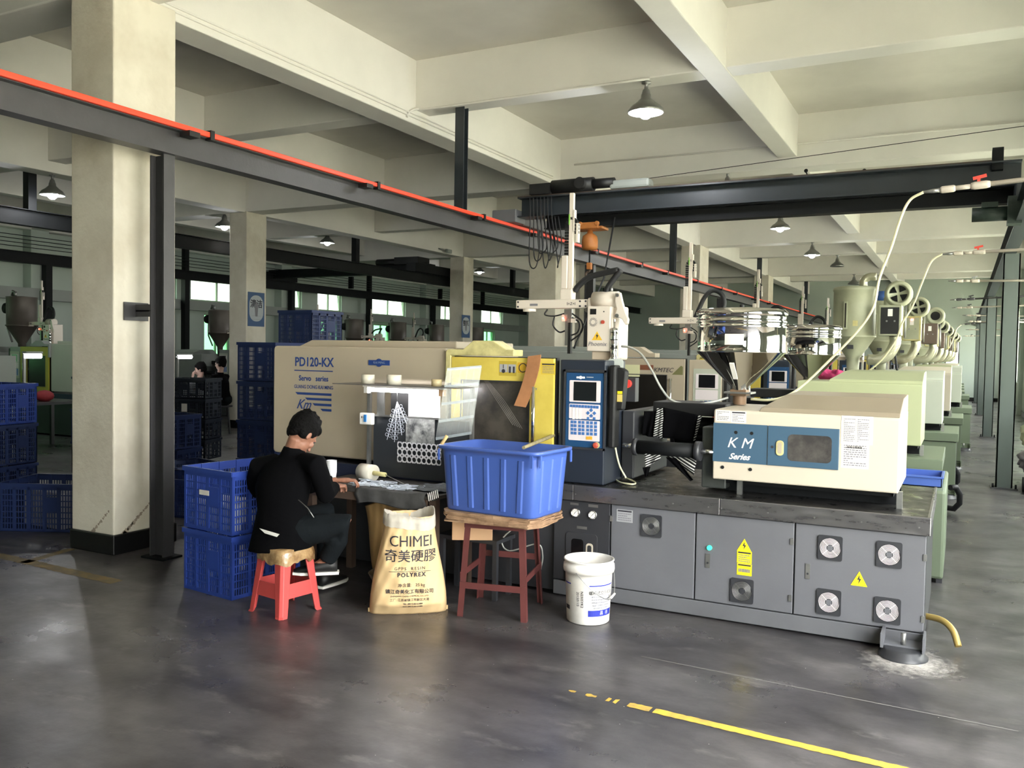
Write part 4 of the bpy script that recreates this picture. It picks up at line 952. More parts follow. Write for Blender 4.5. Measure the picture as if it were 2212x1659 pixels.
o2 = ('fourth', 'fifth', 'sixth', 'seventh', 'eighth', 'ninth')
for i in range(6): copy_tree(dz[1 + i % 2], loc=(-1.05 + .06 * i, 21.15 + 3.05 * i, 1.27), label='%s dryer of the near row, counted from the camera' % o2[i])
MB().cyl((-1.16, 15.05, 2.48), .085, .2, 'z', 16).box(-1.24, -1.08, 14.97, 15.13, 2.44, 2.48).build('vacuum_loader', mat('blue_motor', '#3c62a8', .4), dz[1], label='blue loader motor')
p = at(1858, 590, y=15.6)

# ------------------------------------------------------------------ picker robots
def robot(lab, grp='picker robots'):
    t = thing('picker_robot', lab, 'robot', (-2.3, 5.9, 1.56), grp)
    bd = box('robot_body', robotw, -2.415, -2.235, 5.80, 6.02, 1.62, 1.945, t, bev=.008)
    box('robot_column', robotw, -2.30, -2.19, 5.86, 6.06, 1.56, 1.95, t, bev=.015)
    box('robot_foot', mat('robot_foot_beige', '#c9b9a4', .5), -2.39, -2.2, 5.84, 6.04, 1.56, 1.62, t, bev=.006)
    MB().tube([(-2.405, 5.9, 1.99), (-2.215, 5.9, 1.99)], .065, 20).build('shoulder', robotw, t)
    Y = 5.80
    MB().box(-2.39, -2.345, Y - .004, Y, 1.885, 1.925).build('socket_port', black, bd)
    b = MB()
    for k in range(16):
        a = 2 * PI * k / 16; b.bar((-2.367 + .017 * math.cos(a), Y - .001, 1.83 + .017 * math.sin(a)), (-2.367 + .033 * math.cos(a), Y - .001, 1.83 + .033 * math.sin(a)), .003)
    b.build('speaker_slots', base_m, bd)['kind'] = 'stuff'
    MB().cyl((-2.29, Y - .012, 1.83), .013, .013, 'y', 14).build('round_socket', redbtn, bd); MB().cyl((-2.286, Y - .003, 1.905), .005, .003, 'y', 8).build('screw', inkdk, bd)
    MB().prism([(-2.375, 1.70), (-2.295, 1.70), (-2.335, 1.765)], Y - .0012, Y).build('warning_triangle', mat('robot_warning', '#e3b73a', .5), bd)
    MB().prism([(-2.331, 1.752), (-2.345, 1.728), (-2.336, 1.728), (-2.34, 1.706), (-2.323, 1.736), (-2.332, 1.736)], Y - .002, Y - .0012).build('lightning_mark', inkdk, bd)
    text('lettering', 'Phoenix', .044, (-2.333, Y - .002, 1.672), FRONT, inkgrey, bd, shear=.25)
    arm = box('swing_arm', robotw, -3.03, -2.44, 5.865, 5.935, 1.935, 2.0, t, bev=.006)
    for x in (-3.01, -2.50, -2.455):
        for z in (1.95, 1.985): MB().cyl((x, 5.86, z), .007, .006, 'y', 8).build('screw', inkdk, arm)
    MB().box(-2.91, -2.845, 5.863, 5.865, 1.955, 1.972).build('maker_label', inkgrey, arm); text('lettering', 'I+Z+I', .03, (-2.57, 5.863, 1.967), FRONT, inkdk, arm)
    MB().box(-2.44, -2.38, 5.85, 5.95, 1.93, 2.01).build('arm_joint', robotw, t, bev=.015); MB().cyl((-2.435, 5.84, 1.92), .018, .1, 'y', 12).build('arm_pivot', dullst, t)
    MB().lathe((-2.93, 5.9, 1.935), [(.05, -.02), (.05, 0)], 16).build('wheel_cover', robotw, t)
    MB().box(-2.61, -2.575, 5.885, 5.915, 2.0, 2.785).build('mast', robotw, t, bev=.004)
    MB().box(-2.611, -2.603, 5.883, 5.885, 2.55, 2.63).build('green_label', mat('green_label_print', '#7cc242', .5), t)
    MB().box(-2.575, -2.565, 5.88, 5.92, 2.5, 2.66).build('stroke_rail', robotw, t); MB().box(-2.66, -2.612, 5.87, 5.93, 2.08, 2.325).build('slide_housing', robotw, t, bev=.006)
    MB().box(-2.665, -2.565, 5.86, 5.94, 1.995, 2.08).build('mast_carrier', robotw, t, bev=.01)
    MB().box(-2.55, -2.535, 5.88, 5.92, 2.42, 2.56).build('chain_guide', robotw, t)
    pts = [(-2.63, 5.9, 2.33), (-2.63, 5.9, 2.55)] + [(-2.59 - .04 * math.cos(k * PI / 5), 5.9, 2.56 + .04 * math.sin(k * PI / 5)) for k in range(6)] + [(-2.55, 5.9, 2.48)]
    b = MB()
    for i in range(len(pts) - 1):
        a, c = Vector(pts[i]), Vector(pts[i + 1]); n = max(1, int((c - a).length / .022))
        for k in range(n):
            p = a.lerp(c, (k + .1) / n); q = a.lerp(c, (k + .85) / n); b.bar(p, q, .03, .02)
    b.build('cable_chain', black, t)['kind'] = 'stuff'
    for (x, z0, z1, m, w) in ((-2.605, 1.86, 1.93, dullst, .03), (-2.63, 1.84, 1.89, robotw, .022), (-2.575, 1.83, 1.86, robotw, .03), (-2.61, 1.66, 1.86, dullst, .016), (-2.59, 1.60, 1.86, black, .014)): MB().box(x - w, x + w if w > .02 else x + .01, 5.885, 5.915, z0, z1).build('gripper_rod', m, t)
    MB().sphere((-2.636, 5.868, 1.862), .009, 10).build('red_indicator', redled, t, label='glowing red indicator')
    for k, pts in enumerate(([(-2.78, 5.9, 1.93), (-2.8, 5.9, 1.89), (-2.72, 5.9, 1.88), (-2.63, 5.9, 1.90)], [(-2.72, 5.9, 1.88), (-2.73, 5.9, 1.81), (-2.68, 5.9, 1.76), (-2.63, 5.9, 1.77)], [(-2.58, 5.9, 1.9), (-2.5, 5.9, 1.84), (-2.5, 5.9, 1.76), (-2.59, 5.9, 1.69)], [(-2.58, 5.9, 1.87), (-2.52, 5.9, 1.83), (-2.53, 5.9, 1.76), (-2.6, 5.9, 1.73)])):
        MB().tube(curve_pts(pts, 5), .006, 6).build('robot_cable', rubber, t)
    # balance lever and air cylinder
    MB().prism([(-2.205, 2.04), (-2.165, 2.04), (-2.15, 1.98), (-2.125, 1.90), (-2.10, 1.85), (-2.105, 1.815), (-2.125, 1.81), (-2.15, 1.85), (-2.19, 1.87), (-2.215, 1.86), (-2.19, 1.92), (-2.205, 1.98)], 5.80, 5.83).build('balance_lever', robotw, t, bev=.006)
    MB().cyl((-2.185, 5.79, 1.875), .014, .05, 'y', 12).cyl((-2.185, 5.79, 2.02), .012, .05, 'y', 12).build('lever_pin', dullst, t)
    cy_ = MB().lathe((-2.205, 5.80, 0), [(.008, 1.85), (.008, 1.79), (.024, 1.785), (.026, 1.76), (.024, 1.755), (.024, 1.68), (.026, 1.675), (.026, 1.66), (.024, 1.655), (.024, 1.59), (.028, 1.58), (.028, 1.55), (0, 1.55)], 20).build('air_cylinder', chrome, t)
    for z in (1.755, 1.70, 1.64): MB().lathe((-2.205, 5.80, z), [(.0255, 0), (.0255, .008)], 20).build('cylinder_band', black, cy_)
    MB().tube(curve_pts([(-2.56, 5.9, 2.06), (-2.53, 5.9, 2.10), (-2.45, 5.9, 2.16), (-2.33, 5.9, 2.19), (-2.22, 5.9, 2.21)], 6), .022, 10).build('cable_hose', rubber, t)
    MB().tube(curve_pts([(-2.2, 5.9, 2.21), (-2.25, 5.9, 2.15), (-2.30, 5.9, 2.08), (-2.305, 5.9, 2.04)], 6), .022, 10).build('cable_hose', rubber, t)
    MB().cyl((-2.27, 5.9, 2.05), .012, .04, 'z', 8).build('hose_fitting', dullst, t)
    return t
r1 = robot('white picker robot on the nearest machine, beside the control console')
r2 = copy_tree(r1, loc=(-2.27, 8.95, 1.56), label='white picker robot left of the nearest polished hopper')
for ch in list(r2.children):
    if ch.name.startswith('cable_hose'): bpy.data.objects.remove(ch)
MB().tube(curve_pts([(-2.53, 5.9, 2.0), (-2.49, 5.9, 2.1), (-2.43, 5.9, 2.22), (-2.35, 5.9, 2.28), (-2.26, 5.9, 2.24), (-2.23, 5.9, 2.14), (-2.27, 5.9, 2.03)], 7), .024, 10).build('cable_hose', rubber, r2)
for i, (x, y) in enumerate(((-2.2, 12.0), (-2.1, 15.05), (-2.1, 18.1), (-2.1, 21.1))):
    copy_tree(r2, loc=(x, y, 1.56), label='distant white picker robot, %s machine of the near row' % ('third', 'fourth', 'fifth', 'sixth')[i])

# ------------------------------------------------------------------ machines of the far bay, seen over the crates
fm = None
FY = (6.6, 9.8, 14.85, 17.75, 20.15, 22.4, 24.7, 27.5)
for i, (y0) in enumerate(FY):
    lab = 'dark machine of the far bay, %s from the left edge of the row' % ('first', 'second', 'third', 'fourth', 'fifth', 'sixth', 'seventh', 'eighth')[i]
    if fm is None:
        fm = machine(0, 0, lab, cover=clampgrey, gate=yellowg, gateframe=clampgrey, console=clampgrey, clamp=greygreen, base=base_dk, ztop=1.45, group='machines of the far bay', mirror=(-15.2, y0 + .4, 0))
    else:
        o = copy_tree(fm, loc=(-15.2, y0 + .4, 0), label=lab)
def drumhopper(x, y, lab, m):
    t = thing('drum_hopper', lab, 'hopper', (x, y, 1.45), 'hoppers of the far bay')
    MB().lathe((x, y, 0), [(.06, 1.4), (.07, 1.62), (.27, 1.95), (.285, 1.955), (.285, 1.98), (.27, 1.985), (.27, 2.5), (.28, 2.52), (0, 2.54)], 24).build('hopper_drum', m, t)
    MB().lathe((x - .3, y - .05, 2.3), [(0, .1), (.1, .1), (.12, 0), (.1, -.1), (0, -.1)], 16, 'y').build('blower', steel_bk, t)
    MB().tube([(x - .2, y, 2.52), (x - .2, y, 2.62), (x - .27, y, 2.64), (x - .3, y, 2.55)], .03, 8).build('feed_pipe', dullst, t)
    MB().tube([(x - .29, y - .1, 2.5), (x - .29, y - .1, 1.9), (x - .15, y - .1, 1.65)], .018, 8).build('side_pipe', dullst, t)
    return t
brd = mat('brown_drum', '#5d5650', .5, .2, var=.15, scale=5); gyd = mat('grey_drum', '#80857f', .45, .2)
hp = drumhopper(-16.2, 10.5, 'dark drum hopper at the left edge, above the yellow machine gate', brd)
for i, y in enumerate((15.55, 18.45, 20.85, 23.1, 25.4, 28.2)):
    copy_tree(hp, loc=(-16.2, y, 1.45), label=('dark drum hopper just left of the first poster column', 'grey drum hopper, first beyond the poster column', 'brown drum hopper, second beyond the poster column', 'drum hopper, third beyond the poster column', 'drum hopper next to the second poster column', 'drum hopper right of the second poster column')[i])
for i, y0 in enumerate(FY[:6]):
    copy_tree(r2 if i % 2 else r1, loc=(-15.3, y0 + .7, 1.6), label='dim picker robot of the far bay, %s from the left' % ('first', 'second', 'third', 'fourth', 'fifth', 'sixth')[i])

# ================================================================== THINGS ROUND THE NEAR MACHINE
def crate_proto(L, W, H, m, lab, loc, rz, slots=.019, rows=7, fine=True, group=None, cat='crate'):
    t = thing('plastic_crate', lab, cat, loc, group, local=True, rotz=rz)
    b = MB(); th = .005; rim = MB()
    def side(axis, sgn, ln, off):
        def bx(a0, a1, d0, d1, z0, z1, B=b):
            d0, d1 = sorted((sgn * (off - d0), sgn * (off - d1)))
            if axis == 'x': B.box(a0, a1, d0, d1, z0, z1)
            else: B.box(d0, d1, a0, a1, z0, z1)
        h = ln / 2; n = max(3, round(ln / .13)); step = ln / n
        for k in range(n + 1): w = .014 if 0 < k < n else .022; a = -h + k * step; bx(max(-h, a - w), min(h, a + w), 0, .012, 0, H)
        z0, z1 = .02, H - .05
        for k in range(rows + 1): z = z0 + (z1 - z0) * k / rows; bx(-h, h, .002, .008, z - .0045, z + .0045)
        k = 0; a = -h + slots
        while a < h - slots / 2: bx(a - .004, a + .004, .003, .007, z0, z1); a += slots
        bx(-h, h, .0, .006, H - .055, H - .002); bx(-h, h, 0, .01, 0, .018)
        mid = n // 2; a0 = -h + mid * step; bx(a0 + .012, a0 + step - .012, -.001, .006, H * .42, H * .72)       # solid name panel
        bx(-h - .008, h + .008, -.012, .006, H - .012, H, rim); bx(-h - .008, h + .008, -.012, -.007, H - .03, H - .012, rim)
    side('x', -1, L, W / 2); side('x', 1, L, W / 2); side('y', -1, W, L / 2); side('y', 1, W, L / 2)
    b.build('crate_body', m, t); rim.build('crate_rim', m, t)
    MB().box(-L / 2, L / 2, -W / 2, W / 2, 0, .006).build('crate_floor', m, t)
    return t
ang = math.atan2(-.062, .48)
cA = crate_proto(.50, .56, .405, crateblue, 'bright blue slotted crate on the floor beside the red stool, lower of two', (-4.27, 4.31, .0), ang)
cB = copy_tree(cA, loc=(-4.27, 4.31, .412), label='bright blue slotted crate stacked on another beside the seated man, upper of two')
ca, sa = math.cos(ang), math.sin(ang)
def loc_(x, y, z, o=(-4.27, 4.31)): return Vector((o[0] + x * ca - y * sa, o[1] + x * sa + y * ca, z))
tg = MB().box(-.05, .05, -.001, .001, -.016, .016)
tg = tg.build('paper_tag', paper, cB); p = (-.02, -.292, .25); tg.location = p
# pale round mouldings inside both crates
cup = None
for i in range(20):
    lay = i // 10; k = i % 10; q = loc_(-.19 + .095 * (k % 5), -.21 + .20 * (k // 5) * 1.0, .42 + .008 + lay * .085)
    if cup is None:
        cup = thing('plastic_cup', 'milky plastic cup among others inside the upper blue crate', 'cup', q, 'milky cups in the upper blue crate', local=True)
        MB().lathe((0, 0, 0), [(.036, 0), (.042, .078), (.040, .078), (.034, .004), (0, .004)], 14).build('cup_wall', white, cup)
    else: copy_tree(cup, loc=q)
# crates left of the big column
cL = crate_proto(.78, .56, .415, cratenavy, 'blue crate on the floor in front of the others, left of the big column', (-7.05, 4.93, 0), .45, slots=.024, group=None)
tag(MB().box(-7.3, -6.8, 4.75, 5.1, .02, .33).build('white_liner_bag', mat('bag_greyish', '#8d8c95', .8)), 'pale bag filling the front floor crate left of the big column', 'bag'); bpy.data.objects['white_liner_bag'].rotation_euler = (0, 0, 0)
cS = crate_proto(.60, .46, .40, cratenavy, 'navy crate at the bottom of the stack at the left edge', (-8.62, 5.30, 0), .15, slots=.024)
copy_tree(cS, loc=(-8.62, 5.30, .405), label='navy crate in the middle of the stack at the left edge')
k = copy_tree(cS, loc=(-8.62, 5.30, .81), label='blue crate with a paper tag on top of the stack at the left edge')
for ch in k.children: ch.data = ch.data.copy(); ch.data.materials[0] = crateblue
MB().box(-.02, .12, -.236, -.232, .20, .34).build('paper_tag', paper, k)
for i, (x, y, z, l) in enumerate(((-7.95, 6.15, 0, 'lower dark crate of the pair just left of the big column'), (-7.95, 6.15, .405, 'upper dark crate with papers, just left of the big column'), (-8.4, 7.25, 0, 'dark crate standing behind the pair left of the big column'), (-8.4, 7.25, .405, 'dark crate on top, behind the pair left of the big column'), (-9.6, 7.3, 0, 'dark crate beside the yellow machine gate, bottom one'), (-9.6, 7.3, .405, 'dark crate beside the yellow machine gate, middle one'), (-9.6, 7.3, .81, 'dark crate beside the yellow machine gate, top one'))):
    copy_tree(cS, loc=(x, y, z), rotz=.1 * (i % 3), label=l)
for i in range(5):
    tag(MB().box(-.15, .15, -.1, .1, 0, .004).build('paper_sheet', paper), 'loose white sheet lying in the upper dark crate left of the column', 'paper', 'sheets in the dark crate')
    o = bpy.data.objects[-1] if False else [q for q in bpy.data.objects if q.name.startswith('paper_sheet')][-1]
    o.location = (-7.95 + .05 * math.sin(i * 2), 6.1 + .04 * i, .80 + .006 * i); o.rotation_euler = (0, .03 * i, i * .9)
# stacks between the column and the machine
cD = crate_proto(.62, .46, .275, cratedark, 'lowest dark crate of the tagged pile right of the steel post', (-9.5, 8.62, .06), .32, slots=.03, rows=4, group=None)
nm = ('second', 'third', 'fourth')
pile = [cD] + [copy_tree(cD, loc=(-9.5, 8.62, .06 + .28 * (i + 1)), label='dark crate of the tagged pile right of the steel post, %s from the floor' % nm[i]) for i in range(3)]
pile2 = [copy_tree(cD, loc=(-10.12, 8.42, .06 + .28 * i), label='dark crate in the column of crates behind the steel post, %s from the floor' % (('first',) + nm)[i]) for i in range(4)]
for q in pile[1:3] + pile2[1:3]: MB().box(-.03, .05, -.238, -.233, .10, .21).build('paper_tag', paper, q)
box_ = thing('storage_bin', 'blue lidded bin with a tag between the dark pile and the tall blue stack', 'bin', (-8.9, 9.6, .3), local=True)
MB().box(-.36, .36, -.25, .25, 0, .40).build('bin_body', cratenavy, box_, bev=.02); MB().box(-.39, .39, -.28, .28, .40, .44).build('bin_lid', crateblue, box_, bev=.015); MB().box(-.34, -.25, -.256, -.25, .12, .24).build('paper_tag', paper, box_)
pal = thing('wooden_pallet', 'low brown pallet under the blue lidded bin', 'pallet', (-8.9, 9.6, 0), local=True)
for k in range(5): MB().box(-.45, .45, -.3 + k * .13, -.22 + k * .13, .27, .295).build('board', cardb, pal)
for k in (-.42, 0, .36): MB().box(k, k + .06, -.3, .3, 0, .27).build('bearer', cardb, pal)
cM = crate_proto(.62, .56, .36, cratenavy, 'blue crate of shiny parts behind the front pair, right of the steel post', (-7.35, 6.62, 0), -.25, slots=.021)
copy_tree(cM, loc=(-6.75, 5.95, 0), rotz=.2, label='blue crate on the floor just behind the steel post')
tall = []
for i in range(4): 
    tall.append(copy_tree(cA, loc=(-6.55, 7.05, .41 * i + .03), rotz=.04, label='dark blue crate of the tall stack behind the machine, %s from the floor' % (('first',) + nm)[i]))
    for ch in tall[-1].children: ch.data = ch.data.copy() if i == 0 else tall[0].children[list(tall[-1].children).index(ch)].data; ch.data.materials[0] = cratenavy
for i in range(5): 
    c_ = copy_tree(tall[0], loc=(-6.95, 8.1, .41 * i + .01), rotz=.0, label='dark blue crate of the taller stack further back, %s from the floor' % (('first',) + nm + ('top',))[i])
# ------------------------------------------------------------------ red stool
def stool():
    t = thing('plastic_stool', 'red plastic stool wrapped in brown tape, with the man sitting on it', 'stool', (-3.643, 4.032, 0), local=True, rotz=-.168)
    hb, ht, zt = .158, .118, .392
    def hw(z): return hb + (ht - hb) * z / zt
    for i, (sx, sy) in enumerate(((-1, -1), (1, -1), (1, 1), (-1, 1))):
        b = MB(); vs = []
        for z in (0, .012, .36, zt - .012):
            h = hw(z) + (.006 if z < .005 else 0); f = .074 - .022 * (1 - abs(z / zt)) ; c = .016
            for (x, y) in ((h - f, h), (h - c, h), (h, h - c), (h, h - f), (h - .012, h - f), (h - .012, h - .012), (h - f, h - .012)): vs.append((sx * x, sy * y, z))
        n = 7; fs = [(i_ * n + k, i_ * n + (k + 1) % n, (i_ + 1) * n + (k + 1) % n, (i_ + 1) * n + k) for i_ in range(3) for k in range(n)] + [tuple(range(n)), tuple(range(3 * n, 4 * n))]
        b.add(vs, fs).build('leg', stoolred, t, bev=.003)
    for k in range(4):
        M = Matrix.Rotation(k * PI / 2, 4, 'Z'); b = MB()
        def pl(pts): 
            vs = []
            for dd in (0, .007):
                for (a, z) in pts: h = hw(z) - .002 - dd; vs.append(M @ Vector((a * (h - .02), -h, z)))
            n = len(pts); b.add(vs, [tuple(range(n)), tuple(range(n, 2 * n))[::-1]] + [(q, (q + 1) % n, n + (q + 1) % n, n + q) for q in range(n)])
        pl([(-1, .335), (-.62, .335), (-.75, .29), (-1, .27)]); pl([(-1, .335), (1, .335), (1, zt - .01), (-1, zt - .01)]); pl([(1, .335), (.62, .335), (.75, .29), (1, .27)][::-1])
        b.build('apron', stoolred, t)
        b = MB(); pl([(-1, .075), (-.8, .11), (.8, .11), (1, .075), (1, .235), (.78, .195), (-.78, .195), (-1, .235)]); b.build('stretcher', stoolred, t)
    MB().prism(rr(-ht - .004, ht + .004, -ht - .004, ht + .004, .02), zt - .014, zt, 'z').build('seat', stoolred, t, bev=.004)
    b = MB(); rs = random.Random(5); n = 40; vs = []
    for z, e in ((.322, .014), (.35, .016), (.375, .015), (.398, .012), (.405, -.015)):
        for k in range(n):
            a = 2 * PI * k / n; c, s_ = math.cos(a), math.sin(a); h = hw(z) + e; q = (abs(c) ** 6 + abs(s_) ** 6) ** (-1 / 6)
            vs.append((c * q * h * (1 + rs.uniform(-.012, .012)), s_ * q * h * (1 + rs.uniform(-.012, .012)), z + (rs.uniform(-.022, .008) if z < .34 else rs.uniform(-.002, .002))))
    b.add(vs, [(i * n + k, i * n + (k + 1) % n, (i + 1) * n + (k + 1) % n, (i + 1) * n + k) for i in range(4) for k in range(n)] + [tuple(4 * n + k for k in range(n))], True)
    b.build('tape_wrap', foil, t, label='wrinkled brown packing tape round the seat')
    return t
stool()

# ------------------------------------------------------------------ people
def person(lab, J, top, legs_m, hairlen=.0, skin_=skin, glasses=False, female=False, vox=.009, fingers=True, collar=None, hem=True):
    """J: joints in world space; the body is one skin surface, clothes, hair and shoes are its children"""
    V = lambda k: Vector(J[k])
    t = thing('person', lab, 'person', V('hip') - Vector((0, 0, V('hip').z)))
    fwd = V('fwd').normalized(); hc = V('head'); up = (hc - V('neck')).normalized(); hf = V('look').normalized(); hf = (hf - up * hf.dot(up) * .0).normalized()
    hs = hf.cross(Vector((0, 0, 1))).normalized(); hu = hs.cross(hf).normalized()
    HM = Matrix.Translation(hc) @ Matrix((hs, hf, hu)).transposed().to_4x4()        # x: the person's right, y: face, z: crown
    b = MB(); S = lambda p: HM @ Vector(p)
    def ell(c, r, sc3, B=b, n=16):
        m = MB().sphere((0, 0, 0), r, n, sc3); B.add([HM @ (v + Vector(c)) for v in m.v], m.f, True)
    ell((0, -.01, .02), .098, (.78, .98, 1.12)); ell((0, .028, -.045), .07, (.82, .85, 1.0)); ell((0, .06, -.085), .03, (1.1, .8, .7))
    ell((0, .098, -.02), .014, (.8, 1.1, 1.6)); ell((0, .108, -.038), .012, (1.2, 1, .8)); ell((0, .088, -.066), .013, (1.8, .7, .6))
    for s in (-1, 1): ell((s * .078, -.01, -.015), .026, (.35, .7, 1.15)); ell((s * .03, .078, .016), .016, (1.2, .6, .6)); ell((s * .034, .07, -.025), .026, (1, .7, .9))
    b.tube([V('neck') - Vector((0, 0, .04)), V('neck'), hc + hu * -.05 - hf * .02], [.06, .054, .05], 14)
    ch, hip = V('chest'), V('hip')
    sd = V('shr') - V('shl'); sd.normalize()
    def torso(B, k, z0=0.0, flare=0.0, ext=0.0):
        pts = [hip - Vector((0, 0, .06 + ext)), hip, hip.lerp(ch, .5), ch, V('neck') + (ch - V('neck')) * .35, V('neck') - Vector((0, 0, .02))]
        wid = [.165 + flare, .165 + flare * .5, .148, .175, .165, .06]; dep = [.125 + flare, .125, .115, .125, .09, .055]; n = 18; vs = []
        for p, w, d in zip(pts, wid, dep):
            for j in range(n):
                a = 2 * PI * j / n; vs.append(p + sd * math.cos(a) * w * k + (sd.cross(Vector((0, 0, 1)))) * math.sin(a) * d * k)
        B.add(vs, [(i * n + j, i * n + (j + 1) % n, (i + 1) * n + (j + 1) % n, (i + 1) * n + j) for i in range(5) for j in range(n)] + [tuple(range(n)), tuple(range(5 * n, 6 * n))], True)
    torso(b, .86)
    for s in 'lr':
        b.tube([V('sh' + s), V('el' + s), V('wr' + s)], [.043, .036, .024], 10)
        b.tube([V('hip') + sd * (.09 if s == 'r' else -.09), V('kn' + s), V('an' + s)], [.075, .05, .034], 10); b.tube([V('an' + s), V('to' + s)], [.034, .025], 8)
        w = V('wr' + s); hd = (V('ha' + s) - w).normalized(); pn = V('palm' + s) if 'palm' + s in J else Vector((0, 0, -1)); cr_ = hd.cross(pn).normalized()
        b.tube([w, w + hd * .045, w + hd * .085], [.026, .036, .034], 10, flat=.5)
        if fingers:
            for q in range(4):
                o_ = cr_ * (-.030 + q * .020); l = (.060, .072, .068, .052)[q]; p0 = w + hd * .07 + o_
                b.tube([p0, p0 + hd * (.02 + l * .5), p0 + hd * (.02 + l * .8) + pn * l * .45, p0 + hd * (.02 + l * .7) + pn * l * .8], [.0095, .009, .008, .007], 6)
            sg = 1 if s == 'l' else -1
            b.tube([w + hd * .025 + cr_ * .025 * sg, w + hd * .055 + cr_ * .05 * sg, w + hd * .085 + cr_ * .048 * sg + pn * .02], [.012, .010, .008], 6)
    def mesh(B, nm, m, v, sm=2, lab_=None):
        o = B.build(nm, m, t, label=lab_); r = o.modifiers.new('remesh', 'REMESH'); r.mode = 'VOXEL'; r.voxel_size = v; r.use_smooth_shade = True
        s_ = o.modifiers.new('smooth', 'SMOOTH'); s_.factor = .5; s_.iterations = sm; return o
    mesh(b, 'body', skin_, vox if vox > .007 else .0065, 1)
    e = MB()
    for s in (-1, 1): m = MB().sphere((0, 0, 0), .0105, 8); e.add([HM @ (v + Vector((s * .03, .079, .012))) for v in m.v], m.f, True)
    e.build('eyes', inkdk, t)
    m = MB(); m2 = MB().sphere((0, 0, 0), .014, 8, (1.7, .35, .28)); m.add([HM @ (v + Vector((0, .099, -.066))) for v in m2.v], m2.f, True); m.build('mouth', mat('lip', '#8f5548', .5), t)
    # hair: a cap over the crown and the back of the head
    h = MB(); rs = random.Random(9)
    ell((0, -.028, .04), .106, (.86, .98, 1.06), h); ell((0, .03, .075), .07, (1.0, .85, .6), h)
    for s in (-1, 1): ell((s * .062, -.04, -.01), .045, (.55, .9, 1.1), h)
    ell((0, -.075, -.02), .055, (1.1, .6, 1.0), h)
    for i in range(46):
        a = rs.uniform(-PI, PI); zz = rs.uniform(.02, .13); r_ = .088 * math.sqrt(max(.05, 1 - ((zz - .04) / .12) ** 2)); ell((r_ * math.cos(a) * .86, -.028 + r_ * math.sin(a), zz), .016, (1, 1, 1), h, 6)
    if hairlen: ell((0, -.085, -.06), .05, (.8, .6, 1.4), h); ell((0, -.10, -.02), .03, (1, 1, 1), h)
    mesh(h, 'hair', hair, .0075, 1)
    # top and sleeves
    j = MB(); torso(j, (1.14 if hem else 1.0) if not female else .92, flare=.03 if hem else .01, ext=.05 if hem else .0)
    for s in 'lr':
        sh, el, wr = V('sh' + s), V('el' + s), V('wr' + s)
        j.tube([sh.lerp(V('neck'), .55) - Vector((0, 0, .03)), sh, sh.lerp(el, .5), el, el.lerp(wr, .5), wr.lerp(el, .04)], [.06, .068, .062, .056, .047, .042], 12)
    j.tube([V('neck') - Vector((0, 0, .05)), V('neck') + (hc - V('neck')) * .18], [.085, .066], 14)
    mesh(j, 'jacket', top, .011, 4)
    p_ = MB(); n = 14
    for s in 'lr':
        hp = V('hip') + sd * (.09 if s == 'r' else -.09) - Vector((0, 0, .01)); kn, an = V('kn' + s), V('an' + s)
        p_.tube([hp - fwd * .06, hp, hp.lerp(kn, .5), kn, kn.lerp(an, .4), an - (an - kn) * .04], [.09, .105, .092, .073, .066, .056], 14)
    p_.sphere(V('hip') - Vector((0, 0, .02)), .14, 14, (1.1, 1.0, .75)); mesh(p_, 'trousers', legs_m, .011, 3)
    for s in 'lr':
        an, to = V('an' + s), V('to' + s); d = (to - an); d.z = 0; d.normalize(); sh_ = MB(); zf_ = min(an.z, to.z)
        base = Vector((an.x, an.y, to.z)); sd2 = Vector((-d.y, d.x, 0))
        o = MB(); vs = []; n = 12
        for (k, w, h_) in ((-.07, .032, .075), (-.02, .038, .09), (.05, .043, .065), (.12, .046, .045), (.17, .036, .03), (.195, .015, .02)):
            c = base + d * k
            for q in range(n):
                a = 2 * PI * q / n; vs.append(c + sd2 * math.cos(a) * w + Vector((0, 0, h_ / 2 + math.sin(a) * h_ / 2 + .012)))
        o.add(vs, [(i * n + q, i * n + (q + 1) % n, (i + 1) * n + (q + 1) % n, (i + 1) * n + q) for i in range(5) for q in range(n)] + [tuple(range(n)), tuple(range(5 * n, 6 * n))], True)
        so = o.build('shoe', black, t)
        MB().prism([(base + d * k + sd2 * w)[:2] for k, w in ((-.08, .03), (.05, .046), (.15, .044), (.2, .02))] + [(base + d * k - sd2 * w)[:2] for k, w in ((.2, .02), (.15, .044), (.05, .046), (-.08, .03))], base.z, base.z + .016, 'z').build('sole', white, so)
    return t
def seated(hip, face, lean, head, look, knees, ankles, toes, els, wrs, has, sw=.185):
    f = Vector((math.cos(face), math.sin(face), 0)); r = Vector((f.y, -f.x, 0)); hip = Vector(hip); neck = hip + f * lean + Vector((0, 0, .50 - lean * .35)); chest = hip.lerp(neck, .66)
    shc = hip.lerp(neck, .90)
    return dict(hip=hip, chest=chest, neck=neck, head=head, look=look, fwd=f, shl=shc - r * sw, shr=shc + r * sw, ell=els[0], elr=els[1], wrl=wrs[0], wrr=wrs[1], hal=has[0], har=has[1],
                knl=knees[0], knr=knees[1], anl=ankles[0], anr=ankles[1], tol=toes[0], tor=toes[1])
hip_ = at(608, 1142, y=4.06); hip_.z = .475
